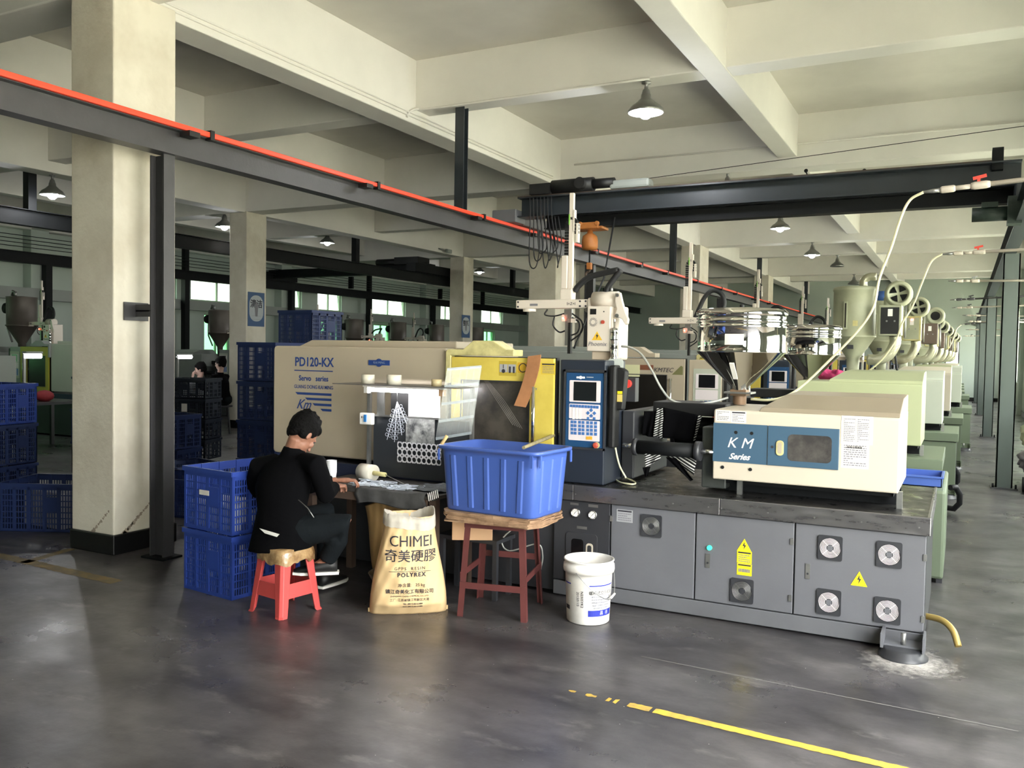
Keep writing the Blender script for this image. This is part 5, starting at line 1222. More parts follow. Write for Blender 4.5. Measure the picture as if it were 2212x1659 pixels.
J = dict(hip=hip_, chest=at(612, 1045, y=4.12), neck=at(632, 972, y=4.17), head=at(655, 938, y=4.22), look=(.12, .66, -.74), fwd=(math.cos(1.6), math.sin(1.6), 0),
         shl=at(560, 1008, y=4.12), shr=at(684, 1003, y=4.12), ell=at(541, 1085, y=4.24), elr=at(704, 1070, y=4.16), wrl=(-3.68, 4.56, .73), wrr=at(722, 1052, y=4.42), hal=(-3.58, 4.62, .73), har=at(735, 1048, y=4.52),
         knl=(-3.72, 4.50, .52), knr=at(748, 1132, y=4.22), anl=(-3.72, 4.52, .10), anr=at(704, 1212, y=4.20), tol=(-3.72, 4.66, .02), tor=at(655, 1240, y=4.12))
pa = person('man in a black jacket and dark jeans bent over his work on the red stool', J, jacket, jeans, vox=.0065)
# shirt tail showing under the jacket
a = at(568, 1148, y=3.93)
MB().add([at(560, 1141, y=3.925), at(604, 1154, y=3.915), at(598, 1160, y=3.905), at(572, 1152, y=3.915)], [(0, 1, 2, 3)]).build('shirt_tail', paperw, pa)
MB().tube([at(645, 1080, y=3.98), at(665, 1098, y=3.97), at(678, 1118, y=3.97)], .003, 5).build('pocket_zip', dullst, pa)
# two seated workers far back
for (u, v, lab, top, dep, fem, face, look) in ((432, 798, 'seated woman in a light jacket, chin on hand, behind the dark crates', clothw, 16.6, True, math.radians(200), (-.75, -.65, -.2)), (476, 786, 'seated man in a black pullover looking left, behind the dark crates', jacket, 16.2, False, math.radians(188), (-.98, -.1, -.12))):
    r_ = R @ Vector(((u - CX) / F, -(v - CY) / F, -1.0)); hd = Vector((0, 0, H)) + r_ * dep
    f = Vector((math.cos(face), math.sin(face), 0)); r = Vector((f.y, -f.x, 0)); hip = Vector((hd.x, hd.y, hd.z - .66)) - f * .08
    kn = [hip + f * .42 + r * s * .1 + Vector((0, 0, .02)) for s in (-1, 1)]; an = [k_ + f * .02 + Vector((0, 0, -k_.z + .09)) for k_ in kn]; to = [a_ + f * .15 - Vector((0, 0, .08)) for a_ in an]
    sh = [hip + f * .06 + r * s * .18 + Vector((0, 0, .45)) for s in (-1, 1)]
    el = [sh[0] + f * .10 + Vector((0, 0, -.27)), sh[1] + f * .12 + Vector((0, 0, -.26))]
    if fem: wr = [hd + f * .13 - r * .05 + Vector((0, 0, -.17)), el[1] + f * .2 + Vector((0, 0, .04))]; el[0] = sh[0] + f * .22 + Vector((0, 0, -.24))
    else: wr = [el[0] + f * .22 + Vector((0, 0, .02)), el[1] + f * .22 + Vector((0, 0, .02))]
    ha = [wr[0] + (f * -.02 + Vector((0, 0, .1)) if fem else f * .1), wr[1] + f * .1]
    J = seated(hip, face, .09, hd, look, kn, an, to, el, wr, ha, .17)
    person(lab, J, top, jeans, hairlen=.1 if fem else 0, skin_=skinp, female=fem, vox=.012, hem=False, fingers=True)
    st = thing('plastic_stool', 'dim stool under the %s' % ('seated woman in the light jacket' if fem else 'seated man in the black pullover'), 'stool', (hip.x, hip.y, 0), local=True)
    zt = hip.z - .115; MB().cyl((0, 0, zt - .03), .16, .03).build('seat', base_dk, st)
    for k in range(4): MB().bar((.11 * math.cos(k * PI / 2), .11 * math.sin(k * PI / 2), zt - .03), (.16 * math.cos(k * PI / 2), .16 * math.sin(k * PI / 2), 0), .025).build('leg', base_dk, st)
# bench lights and work tables of the far workers
for i, (u0, u1, v, x) in enumerate(((52, 88, 769, -11.6), (384, 413, 771, -12.9))):
    a, c = at(u0, v, x=x), at(u1, v, x=x); t = thing('bench_lamp', ('fluorescent bench lamp by the yellow machine gate', 'fluorescent bench lamp beside the seated woman')[i], 'lamp', (a.x, a.y, a.z))
    MB().tube([a, c], .035, 10).build('tube_light', tube_l, t); MB().bar(a + Vector((0, 0, .05)), c + Vector((0, 0, .05)), .1, .03).build('lamp_housing', clampgrey, t)
    tb = MB(); m_ = a.lerp(c, .5); MB().bar(a + Vector((0, .0, .03)), Vector((a.x, a.y, 0)), .03).build('lamp_post', dullst, t)
    tag(MB().box(m_.x - 1.45, m_.x - .55, m_.y - .5, m_.y + 1.3, .70, .74).box(m_.x - 1.43, m_.x - 1.38, m_.y - .48, m_.y - .43, 0, .7).box(m_.x - .63, m_.x - .58, m_.y - .48, m_.y - .43, 0, .7).box(m_.x - 1.43, m_.x - 1.38, m_.y + 1.23, m_.y + 1.28, 0, .7).box(m_.x - .63, m_.x - .58, m_.y + 1.23, m_.y + 1.28, 0, .7).build('work_table', base_dk), ('dark work table under the bench lamp by the yellow gate', 'dark work table under the bench lamp beside the woman')[i], 'table')
a = at(0, 768, x=-10.4); b_ = at(33, 850, x=-10.4)
tag(MB().box(-10.42, -10.38, a.y - .6, b_.y, .0, a.z).build('sheet_metal_box', clampgrey), 'pale grey metal cabinet side at the left edge above the blue crate', 'cabinet')
a = at(96, 838, x=-12.45)
tag(MB().sphere((a.x, a.y, .82), .13, 12, (1.2, 1, .7)).build('red_bag', mat('dull_red_cloth', '#8c2a30', .7, bump=.8, bscale=8)), 'crumpled red bag on the table by the yellow gate', 'bag')

# ------------------------------------------------------------------ kraft sacks
def sack(lab, loc, rz, w0, w1, d0, d1, h, m, letter=True, tilt=0, openm=sackin, seed=0, fold=True):
    t = thing('paper_sack', lab, 'sack', loc, local=True, rotz=rz); t.rotation_euler = (tilt, 0, rz)
    def dim(z):
        k = z / h; k2 = k * k * (3 - 2 * k); bulge = 1 + .10 * math.sin(PI * min(1, k * 1.1)) 
        return (w0 + (w1 - w0) * k2) / 2 * (1 + .03 * math.sin(PI * k)), (d0 + (d1 - d0) * k) / 2 * bulge * (1 if k > .12 else .55 + .45 * k / .12)
    def cr(a, z): return .010 * max(0, math.sin(5 * a + 14 * z + seed)) * math.sin(11 * z - 3 * a) + .007 * math.sin(7 * a + 9 * z + seed) * math.sin(23 * z + 2 * a) + .0045 * math.sin(17 * a - 31 * z + seed * 2)
    def surf(a, z):
        w, d = dim(z); c, s = math.cos(a), math.sin(a); e = 2.6; q = (abs(c) ** e + abs(s) ** e) ** (-1 / e); k = 1 + cr(a, z) * 5
        return Vector((w * c * q, d * s * q * k, z))
    n, m_ = 120, 60; vs = [surf(2 * PI * k / n, h * i / m_) for i in range(m_ + 1) for k in range(n)]
    fs = [(i * n + k, i * n + (k + 1) % n, (i + 1) * n + (k + 1) % n, (i + 1) * n + k) for i in range(m_) for k in range(n)] + [tuple(range(n))]
    o = MB().add(vs, fs, True).build('sack_body', m, t)
    if fold:
        vs = []; rs = random.Random(seed); jag = [rs.uniform(-.003, .003) + .008 * math.sin(3 * 2 * PI * k / n) for k in range(n)]
        for (zz, kk) in ((h - .065, 1.045), (h - .03, 1.055), (h + .012, 1.03), (h + .008, .99), (h - .06, .95), (h - .16, .9)):
            for k in range(n):
                p = surf(2 * PI * k / n, min(h, max(zz, h - .16))); p.x *= kk; p.y *= kk; p.z = zz + jag[k] * (1 if zz > h - .1 else 0) + (.02 * math.sin(2 * PI * k / n * 2 + 1) if zz > h - .1 else 0); vs.append(p)
        MB().add(vs, [(i * n + k, i * n + (k + 1) % n, (i + 1) * n + (k + 1) % n, (i + 1) * n + k) for i in range(5) for k in range(n)], True).build('folded_collar', openm, t, label='turned-down pale paper lining')
        MB().add([surf(2 * PI * k / n, h - .17) * .98 for k in range(n)], [tuple(range(n))]).build('granules', mat('milky_granules', '#8f8b84', .6, bump=.6, bscale=80), t)
    MB().prism([(-w0 * .52, -.008), (w0 * .52, -.008), (w0 * .50, .006), (-w0 * .50, .006)], .002, .028, 'z').build('sewn_edge', m, t)
    def bend(v):
        w, d = dim(max(0, min(h, v.z))); x = max(-.97, min(.97, v.x / w)); 
        # angle on the outline whose x matches
        lo, hi = -PI / 2 - 1.45, -PI / 2 + 1.45
        for _ in range(16):
            mid = (lo + hi) / 2
            if surf(mid, v.z).x < v.x: lo = mid
            else: hi = mid
        p = surf((lo + hi) / 2, v.z); nrm = Vector((p.x * .3, -1, 0)).normalized()
        return Vector((p.x, p.y, v.z)) + nrm * (.0032 - v.y * .5)
    def tx(s, size, x, z, **k): return text('lettering', s, size, (x, 0, z), FRONT, inkdk, t, bend=bend, **k)
    if letter:
        tx('CHIMEI', .092, .006, .455, sx=.88); tx('奇美硬膠', .078, .004, .365, bold=.0005)
        tx('GPPS  RESIN', .026, .0, .295, space=1.35); tx('POLYREX', .034, .01, .258, bold=.0011, space=1.25)
        tx('净含量:   25 kg', .026, .01, .195); tx('镇江奇美化工有限公司', .029, .0, .155, bold=.0004); tx('ZHENJIANG CHIMEI CHEMICAL CO., LTD', .0125, .0, .128)
        tx('工厂: 江苏省镇江市新区大港', .019, .0, .104); tx('TEL: (0511) 83121888', .013, .02, .080, bold=.0003); tx('FAX: (0511) 83121886', .013, .02, .062, bold=.0003)
        b = MB()
        for k in range(24): 
            x0 = -.125 + k * .25 / 24; x1 = x0 + .25 / 24
            p0, p1, p2, p3 = (bend(Vector((x, 0, z))) for x, z in ((x0, .2765), (x1, .2765), (x1, .279), (x0, .279))); b.quad(p0, p1, p2, p3)
        b.build('printed_rule', inkdk, t)
    return t, surf
sack('open kraft paper sack with black printing, standing on the floor right of the stool', (-2.985, 4.40, 0), math.radians(37), .47, .30, .27, .24, .60, sackm, True, seed=1)
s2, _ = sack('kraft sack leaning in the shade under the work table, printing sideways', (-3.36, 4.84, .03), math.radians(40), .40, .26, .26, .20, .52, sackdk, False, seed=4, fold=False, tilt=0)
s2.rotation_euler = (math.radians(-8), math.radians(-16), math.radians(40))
text('lettering', 'CHIMEI', .085, (0.06, -.128, .28), Euler((PI / 2, math.radians(75), 0)), inkdk, s2)
tb = thing('plastic_tub', 'shallow dusty tub under the leaning kraft sack', 'tub', (-3.33, 4.52, 0), local=True)
s2.location = (-3.40, 4.95, .06)
MB().lathe((0, 0, 0), [(.001, .012), (.12, .012), (.20, .12), (.215, .15), (.205, .15), (.19, .12), (.11, .02), (0, .02)], 28).build('tub_wall', mat('dusty_brown', '#6b5b48', .7), tb); tb.location = (-3.22, 4.66, 0)

# ------------------------------------------------------------------ bin on the maroon stand
tt = thing('steel_stand', 'maroon angle-iron stand under the big blue tub', 'stand', (-2.502, 4.713, 0), local=True, rotz=.218)
for sx, sy in ((-1, -1), (1, -1), (1, 1), (-1, 1)):
    a = Vector((sx * .217, sy * .217, 0)); c = Vector((sx * .185, sy * .18, .572)); d = (c - a).normalized()
    b = MB(); b.bar(a + Vector((-sx * .018, 0, 0)), c + Vector((-sx * .018, 0, 0)), .036, .005, up=(0, 1, 0)) if False else None
    vs = []
    for p in (a, c):
        for (x, y) in ((0, 0), (-sx * .036, 0), (-sx * .036, -sy * .005), (-sx * .005, -sy * .005), (-sx * .005, -sy * .036), (0, -sy * .036)): vs.append(p + Vector((x, y, 0)))
    b.add(vs, [tuple(range(6)), tuple(range(6, 12))[::-1]] + [(k, (k + 1) % 6, 6 + (k + 1) % 6, 6 + k) for k in range(6)]).build('leg', maroon, tt)
def at_leg(sx, sy, z): a = Vector((sx * .217, sy * .217, 0)); c = Vector((sx * .185, sy * .18, .572)); return a.lerp(c, z / .572)
for (p, q, z) in (((-1, -1), (1, -1), .19), ((-1, 1), (1, 1), .30), ((-1, -1), (-1, 1), .25), ((1, -1), (1, 1), .25), ((-1, -1), (1, -1), .555), ((-1, 1), (1, 1), .555), ((-1, -1), (-1, 1), .555), ((1, -1), (1, 1), .555)):
    MB().bar(at_leg(*p, z), at_leg(*q, z), .008, .038).build('crossbar', maroon, tt)
pd = thing('cardboard_pad', 'thick ragged pad of flattened cardboard and paper between stand and blue tub', 'cardboard', (-2.49, 4.70, .573), local=True, rotz=.06)
rs = random.Random(12)
for k in range(7):
    n = 22; pl = []
    for j in range(n):
        a = 2 * PI * j / n; c, s = math.cos(a), math.sin(a); q = (abs(c) ** 8 + abs(s) ** 8) ** (-1 / 8)
        pl.append((c * q * (.325 + rs.uniform(-.012, .012)), s * q * (.245 + rs.uniform(-.014, .012))))
    MB().prism(pl, k * .0085, k * .0085 + .0088, 'z').build('sheet', cardb, pd)
bn = thing('blue_tub', 'big bright blue plastic tub with ribbed sides standing on the maroon stand', 'tub', (-2.475, 4.68, .634), local=True, rotz=-.06)
def tub():
    L0, W0, L1, W1, Hh = .62, .39, .70, .455, .395
    n = 64; out = []; 
    def ring(L, W, z, r, rib=0):
        pts = []
        for j in range(n * 2):
            a = 2 * PI * j / (n * 2); c, s = math.cos(a), math.sin(a); e = 9; q = (abs(c) ** e + abs(s) ** e) ** (-1 / e); pts.append(Vector((c * q * L / 2, s * q * W / 2, z)))
        return pts
    prof = [(L0, W0, .0), (L0 + .012, W0 + .01, .012), (L1 - .018, W1 - .018, Hh - .05), (L1 - .016, W1 - .016, Hh - .02), (L1 + .03, W1 + .03, Hh - .02), (L1 + .034, W1 + .034, Hh - .002), (L1 + .02, W1 + .02, Hh + .002), (L1 - .026, W1 - .026, Hh), (L0, W0, .016), (.02, .02, .014)]
    vs = []; N = n * 2
    for (L, W, z) in prof: vs += ring(L, W, z, 0)
    fs = [(i * N + k, i * N + (k + 1) % N, (i + 1) * N + (k + 1) % N, (i + 1) * N + k) for i in range(len(prof) - 1) for k in range(N)] + [tuple(range(N))[::-1], tuple((len(prof) - 1) * N + k for k in range(N))]
    MB().add(vs, fs, True).build('tub_shell', binblue, bn)
    # raised ribs down each side
    def rib(p0, p1, nrm, w):
        t_ = nrm.cross(Vector((0, 0, 1))).normalized(); b = MB(); vs = []
        for p in (p0, p1):
            vs += [p - t_ * w, p - t_ * w * .55 + nrm * .006, p + t_ * w * .55 + nrm * .006, p + t_ * w]
        b.add(vs, [(0, 1, 5, 4), (1, 2, 6, 5), (2, 3, 7, 6), (0, 3, 2, 1), (4, 5, 6, 7)]).build('rib', binblue, bn)
    for k in range(5):
        x = -.24 + k * .12
        for sy in (-1, 1): rib(Vector((x * .93, sy * (W0 / 2 + .007), .03)), Vector((x, sy * (W1 / 2 - .010), Hh - .055)), Vector((0, sy, 0)), .022)
    for k in range(3):
        y = -.12 + k * .12
        for sx in (-1, 1): rib(Vector((sx * (L0 / 2 + .008), y * .9, .03)), Vector((sx * (L1 / 2 - .010), y, Hh - .055)), Vector((sx, 0, 0)), .022)
    for (x, y, dx, dy) in ((.32, -.236, .02, .006), (.357, -.19, .006, .02), (-.33, -.236, .012, .006), (.357, .19, .006, .02)):
        MB().box(x - dx / 2, x + dx / 2, y - dy / 2, y + dy / 2, Hh - .09, Hh - .02).build('corner_tab', binblue, bn)
tub()
def stick(name, a, c, r, m, lab, cat): return tag(MB().tube([a, a.lerp(c, .3), a.lerp(c, .7), c], [r * .85, r, r * .95, r], 10).build(name, m), lab, cat)
wood = mat('pale_wood_stick', '#c2a570', .6, var=.35, scale=20)
stick('wooden_stick', at(1131, 967, z=1.042), at(1207, 936, z=1.052), .012, mat('grimy_stick', '#8f8463', .6, var=.4, scale=20), 'grimy stick lying across the rear rim of the blue tub', 'stick')
stick('paint_brush', at(946, 972, y=4.50), at(966, 941, y=4.53), .011, wood, 'pale wooden brush handle leaning on the corner of the blue tub', 'brush')
cb = thing('cardboard_box', 'pale pinkish cardboard box hanging under the front corner of the tub stand', 'box', (-2.86, 4.78, .36), local=True, rotz=.5)
MB().box(-.13, .13, -.11, .11, 0, .20).build('box_body', cardl, cb, bev=.004); MB().box(-.13, .13, -.16, -.11, .18, .20).build('box_flap', cardl, cb)
cb.location = (-2.80, 4.86, .395)
tag(MB().box(-3.05, -2.6, 4.82, 5.08, .37, .395).box(-3.04, -3.01, 4.84, 4.87, 0, .37).box(-2.64, -2.61, 4.84, 4.87, 0, .37).box(-3.04, -3.01, 5.03, 5.06, 0, .37).box(-2.64, -2.61, 5.03, 5.06, 0, .37).build('low_bench', base_dk), 'low dark bench behind the tub stand, carrying the cardboard box', 'bench')
tag(MB().tube(curve_pts([at(1120, 1132, y=4.95), at(1085, 1165, y=4.95), at(1100, 1190, y=4.95), at(1160, 1175, y=4.95), at(1172, 1200, y=5.0), at(1168, 1230, y=5.0)], 6), .005, 6).build('loose_wire', hoseg), 'thin grey wire looping under the tub stand', 'wire')

# ------------------------------------------------------------------ bucket
bx, by = -1.955, 4.80
bk = thing('plastic_bucket', 'white plastic bucket with blue print and a wire handle, in front of the machine', 'bucket', (bx, by, 0))
MB().lathe((bx, by, 0), [(0, .008), (.122, .0), (.128, .006), (.140, .27), (.141, .30), (.152, .302), (.155, .318), (.153, .345), (.147, .35), (.147, .365), (.152, .368), (.152, .374), (.144, .376), (.139, .35), (.136, .27), (.124, .015), (0, .013)], 56).build('bucket_wall', bucketw, bk)
def bu(ang, z, e=.0012): r = .128 + (.140 - .128) * (z - .006) / .264 + e; a = math.radians(ang); return Vector((bx + r * math.cos(a), by + r * math.sin(a), z))
FA = math.degrees(math.atan2(-by, -bx))                               # angle of the side facing the camera
def patch(nm, m, a0, a1, z0, z1, e=.001):
    n = 12; vs = [bu(a0 + (a1 - a0) * k / n, z, e) for k in range(n + 1) for z in (z0, z1)]
    return MB().add(vs, [(2 * k, 2 * k + 2, 2 * k + 3, 2 * k + 1) for k in range(n)]).build(nm, m, bk)
pb = mat('bucket_print_blue', '#2a36a0', .5)
patch('blue_band', pb, FA + 2, FA + 75, .235, .242); patch('blue_panel', pb, FA, FA + 75, .055, .092); patch('blue_band', pb, FA - 75, FA - 48, .235, .243); patch('blue_panel', inkdk, FA - 75, FA - 55, .08, .105)
def btext(s, size, ang, z, m=inkdk, rot=0, **k):
    rt = FRONT if not rot else Euler((PI / 2, PI / 2, 0))
    return text('lettering', s, size, (math.radians(ang) * .135, 0, z), rt, m, bk_l, bend=lambda v: bu(FA + math.degrees(v.x / .135), v.z, .0022) - Vector((bx, by, 0)), **k)
bk_l = MB().box(bx - .001, bx + .001, by - .001, by + .001, .02, .021).build('bucket_print', pb, bk); bk_l['o_'] = (0., 0., 0.)
btext('螺杆式空压机油', .026, 36, .195, sx=.9)
for k in range(5): btext('使用说明请勿混用本品存放阴凉'[k:k + 12], .0115, 37, .172 - k * .017, mat('print_bluegrey', '#6d7496', .6))
btext('昌  德', .026, 45, .074, white); btext('N230SYK2', .022, -16, .155, rot=1, bold=.0003); btext('20150115', .022, -27, .155, rot=1, bold=.0003)
hp = [bu(FA - 26, .318, .028), bu(FA - 10, .27, .03), bu(FA + 12, .21, .03), bu(FA + 38, .165, .028), bu(FA + 62, .16, .022), bu(FA + 85, .20, .02), bu(FA + 115, .318, .022)]
MB().tube(curve_pts(hp, 6), .0022, 6).build('wire_handle', dullst, bk); MB().tube([bu(FA + 55, .163, .028), bu(FA + 75, .175, .026)], .007, 8).build('hand_grip', bucketw, bk)

# ------------------------------------------------------------------ work table, rack and light
wt = thing('work_table', 'cluttered dark work table between the man and the machine', 'table', (-3.35, 4.82, 0))
MB().box(-4.0, -2.93, 4.60, 5.12, .655, .68).build('table_top', mat('worn_table_top', '#3c3936', .6, var=.4, scale=12), wt, bev=.004)
for (x, y) in ((-3.96, 4.64), (-2.97, 4.66), (-3.96, 5.08), (-2.97, 5.08)): MB().box(x - .025, x + .025, y - .025, y + .025, 0, .655).build('leg', mat('table_leg_brown', '#54443a', .6), wt)
MB().box(-3.93, -3.0, 4.61, 4.63, .60, .655).build('apron', mat('table_leg_brown', ''), wt)
rk = thing('work_rack', 'steel rack over the work table with a fluorescent tube', 'rack', (-3.35, 5.05, .68))
for x in (-3.80, -2.94): MB().box(x - .012, x + .012, 5.06, 5.085, .68, 1.36).build('upright', dullst, rk)
MB().box(-3.92, -2.88, 4.80, 5.10, 1.36, 1.366).build('top_shelf', mat('scratched_plastic_shelf', '#6a6665', .35, var=.4, scale=12), rk)
MB().box(-3.76, -2.94, 5.07, 5.082, .70, 1.125).build('back_panel', mat('dark_back_panel', '#2c2f33', .4), rk)
MB().box(-3.80, -2.93, 5.055, 5.07, 1.128, 1.14).build('cross_rail', dullst, rk); MB().box(-3.725, -3.66, 5.06, 5.068, 1.14, 1.36).build('side_bracket', dullst, rk)
MB().box(-3.61, -3.46, 5.07, 5.08, 1.14, 1.34).build('dark_plate', black, rk); MB().box(-3.46, at(950, 870, y=5.07).x, 5.07, 5.078, 1.14, 1.35).build('white_plate', white, rk)
lt = thing('tube_lamp', 'bright fluorescent tube lamp under the rack shelf', 'lamp', (-3.3, 4.93, 1.33))
a, c = at(797, 845, y=4.93), at(952, 848, y=4.93); zl = 1.325
MB().tube([(a.x, 4.93, zl), (c.x, 4.93, zl)], .014, 12).build('glowing_tube', tube_l, lt); MB().box(a.x - .04, c.x + .03, 4.91, 4.95, 1.343, 1.36).build('lamp_batten', white, lt)
MB().box(c.x - .005, c.x + .03, 4.91, 4.95, 1.30, 1.345).build('lamp_socket', cardl, lt); MB().box(a.x - .03, a.x, 4.91, 4.95, 1.30, 1.345).build('lamp_socket', white, lt)
sk = thing('socket_box', 'white socket box fixed to the rack upright', 'socket', (-3.68, 5.02, 1.06))
x0, x1, z0, z1 = frect(778, 892, 805, 917, 5.03); MB().box(x0, x1, 5.02, 5.055, z0, z1).build('box_body', white, sk, bev=.006)
MB().box(x0 + .045, x0 + .065, 5.012, 5.02, z0 + .02, z1 - .012).build('blue_switch', mat('switch_blue', '#2a6fae', .4), sk)
for k in (0, 1): MB().box(x0 + .02 + k * .018, x0 + .026 + k * .018, 5.018, 5.02, z0 + .045, z0 + .06).build('socket_hole', black, sk)
roll = None
for i, (u, v, r, h_) in enumerate(((795, 822, .047, .062), (851, 828, .052, .066), (943, 832, .035, .045))):
    p = at(u, v, y=4.93)
    t = thing('tape_roll', ('milky tape roll at the left end of the rack shelf', 'largest milky tape roll in the middle of the rack shelf', 'small amber tape roll at the right end of the rack shelf')[i], 'tape', (p.x, 4.93, 1.366), 'tape rolls on the rack shelf')
    MB().lathe((p.x, 4.93, 1.367), [(r * .72, 0), (r, 0), (r, h_), (r * .72, h_), (r * .72, 0)], 28).build('tape_winding', mat('amber_tape', '#c7b58e', .25) if i == 2 else mat('milky_tape', '#d9d3c2', .25), t)
    MB().lathe((p.x, 4.93, 1.367), [(r * .66, .001), (r * .72, .001), (r * .72, h_ - .001), (r * .66, h_ - .001), (r * .66, .001)], 20).build('core', cardl, t)
# perforated card
hc_ = thing('perforated_card', 'grey-white plastic card with three rows of round holes leaning on the rack', 'card', (-3.2, 5.04, .85))
x0, x1, z0, z1 = frect(858, 957, 953, 1002, 5.045); nx, nz = 9, 3; b = MB()
for i in range(nx):
    for j in range(nz):
        ca0, ca1 = x0 + (x1 - x0) * i / nx, x0 + (x1 - x0) * (i + 1) / nx; cz0, cz1_ = z0 + (z1 - z0) * j / nz, z0 + (z1 - z0) * (j + 1) / nz
        cxm, czm = (ca0 + ca1) / 2, (cz0 + cz1_) / 2; r = min(ca1 - ca0, cz1_ - cz0) * .42; vs = []
        for k in range(16):
            a = 2 * PI * (k + .5) / 16 - PI; c, s = math.cos(a), math.sin(a); q = 1 / max(abs(c), abs(s))
            vs.append((cxm + c * q * (ca1 - ca0) / 2, 5.045, czm + s * q * (cz1_ - cz0) / 2)); vs.append((cxm + r * c, 5.045, czm + r * s)); vs.append((cxm + r * c, 5.05, czm + r * s))
        b.add(vs, [f_ for k in range(16) for f_ in ((3 * k, 3 * ((k + 1) % 16), 3 * ((k + 1) % 16) + 1, 3 * k + 1), (3 * k + 1, 3 * ((k + 1) % 16) + 1, 3 * ((k + 1) % 16) + 2, 3 * k + 2))])
b.build('card_sheet', mat('card_grey', '#c9c8cc', .5), hc_)
# crumpled bag pinned above it
x0, x1, z0, z1 = frect(877, 905, 938, 958, 5.05)
tag(MB().box(x0, x1, 5.048, 5.056, z0, z1).build('plastic_bag', mat('crumpled_film', '#a7a8a6', .2, var=.6, scale=16, col2='#4d4e50', bump=1, bscale=14)), 'crumpled see-through bag pinned to the dark rack panel', 'bag')
# hanging sprues
sp_ = thing('moulded_sprues', 'bunch of clear plastic rings on runners hanging from the rack', 'sprue', (-3.42, 4.98, 1.1))
clearp = mat('clear_styrene', '#d7deea', .12, var=.0); top = at(858, 868, y=4.98)
for k, (u, v, m_) in enumerate(((836, 950, 6), (852, 955, 7), (868, 940, 6), (878, 915, 5))):
    e_ = at(u, v, y=4.97 - .006 * k); b = MB(); b.tube([top, e_], .0022, 5); d = (e_ - top); sdv = Vector((d.z, 0, -d.x)).normalized()
    for j in range(m_):
        c = top.lerp(e_, .25 + .75 * j / m_)
        for s_ in (-1, 1):
            cc_ = c + sdv * s_ * .014; b.tube([cc_ + Vector((.012 * math.cos(2 * PI * q / 8), 0, .012 * math.sin(2 * PI * q / 8))) for q in range(9)], .0011, 4, False)
    b.build('sprue', clearp, sp_)
MB().tube([top + Vector((0, 0, .10)), top], .0015, 4).build('hang_wire', dullst, sp_)
# clear compartment tray standing on edge
ct = thing('clear_tray', 'clear plastic compartment tray standing on edge between rack and gate', 'tray', (-3.05, 4.86, .95))
q00, q10, q11, q01 = at(941, 948, y=4.82), at(1018, 935, y=4.98), at(1040, 792, y=5.02), at(966, 798, y=4.86)
nrm = (q10 - q00).cross(q01 - q00).normalized()
def qp(u, v): return q00.lerp(q10, u).lerp(q01.lerp(q11, u), v)
MB().add([qp(0, 0), qp(1, 0), qp(1, 1), qp(0, 1), qp(0, 0) + nrm * .002, qp(1, 0) + nrm * .002, qp(1, 1) + nrm * .002, qp(0, 1) + nrm * .002], [(0, 1, 2, 3), (7, 6, 5, 4), (0, 4, 5, 1), (1, 5, 6, 2), (2, 6, 7, 3), (3, 7, 4, 0)]).build('tray_sheet', acryl, ct)
for k in range(6): MB().bar(qp(k / 5, 0), qp(k / 5, 1), .003, .018, up=nrm).build('divider', acryl, ct)
for k in range(5): MB().bar(qp(0, k / 4), qp(1, k / 4), .018, .003, up=nrm).build('divider', mat('clear_edge', '#70767a', .3), ct)
# film strands over the gate window
b = MB()
for k in range(5): b.tube([at(1046 + k * 2, 822, y=5.19), at(1075 + k * 4, 868, y=5.185), at(1108 + k * 5, 918 + k * 2, y=5.18)], .0006, 4)
tag(b.build('stretch_film', mat('film_strand', '#9c9a94', .2)), 'torn strands of plastic film stretched across the gate window', 'film')
# things lying on the work table
zt = .681
wr_ = thing('film_roll', 'thick milky roll with a tube through it lying on the work table', 'roll', at(800, 1018, y=4.93))
c = at(781, 1016, y=4.93); d = Vector((1, -.18, 0)).normalized(); c.z = zt + .06
MB().tube([c, c + d * .125], .058, 24).build('roll_winding', mat('milky_roll', '#d5d0c4', .4), wr_); MB().tube([c + d * .1, c + d * .24], .016, 12).build('core_tube', creamy, wr_); MB().tube([c + d * .24, c + d * .42 - Vector((0, 0, .045))], .003, 6).build('thin_rod', dullst, wr_)
def pile_(name, x0, x1, y0, y1, lab, n, seed):
    rs = random.Random(seed); b = MB()
    for k in range(n):
        x, y = rs.uniform(x0, x1), rs.uniform(y0, y1); a = rs.uniform(-.4, .4); l = .05; z = zt + .004 + rs.random() * .018
        b.bar((x - l * math.cos(a), y - l * math.sin(a), z), (x + l * math.cos(a), y + l * math.sin(a), z), .005)
        if k % 3 == 0: b.lathe((x, y, z), [(.012, 0), (.012, .006)], 8)
    o = tag(b.build(name, clearp), lab, 'parts'); o['kind'] = 'stuff'; return o
pile_('clear_mouldings', -3.66, -3.42, 4.66, 4.86, 'flat heap of glittering clear mouldings at the man\'s elbow', 70, 3)
pile_('clear_mouldings', -3.36, -3.18, 4.68, 4.82, 'second heap of clear mouldings in the middle of the work table', 60, 4)
cw = thing('cup_stack', 'stack of white ribbed cups standing on the work table by the man', 'cups', at(716, 1036, y=4.85), local=True)
for k in range(7): MB().lathe((0, 0, k * .013), [(.03, 0), (.038, .055), (.035, .055), (.028, .004)], 18).build('cup', mat('ribbed_white', '#d9dadf', .4), cw)
cw.location = (at(716, 1036, y=4.85).x, 4.85, zt)
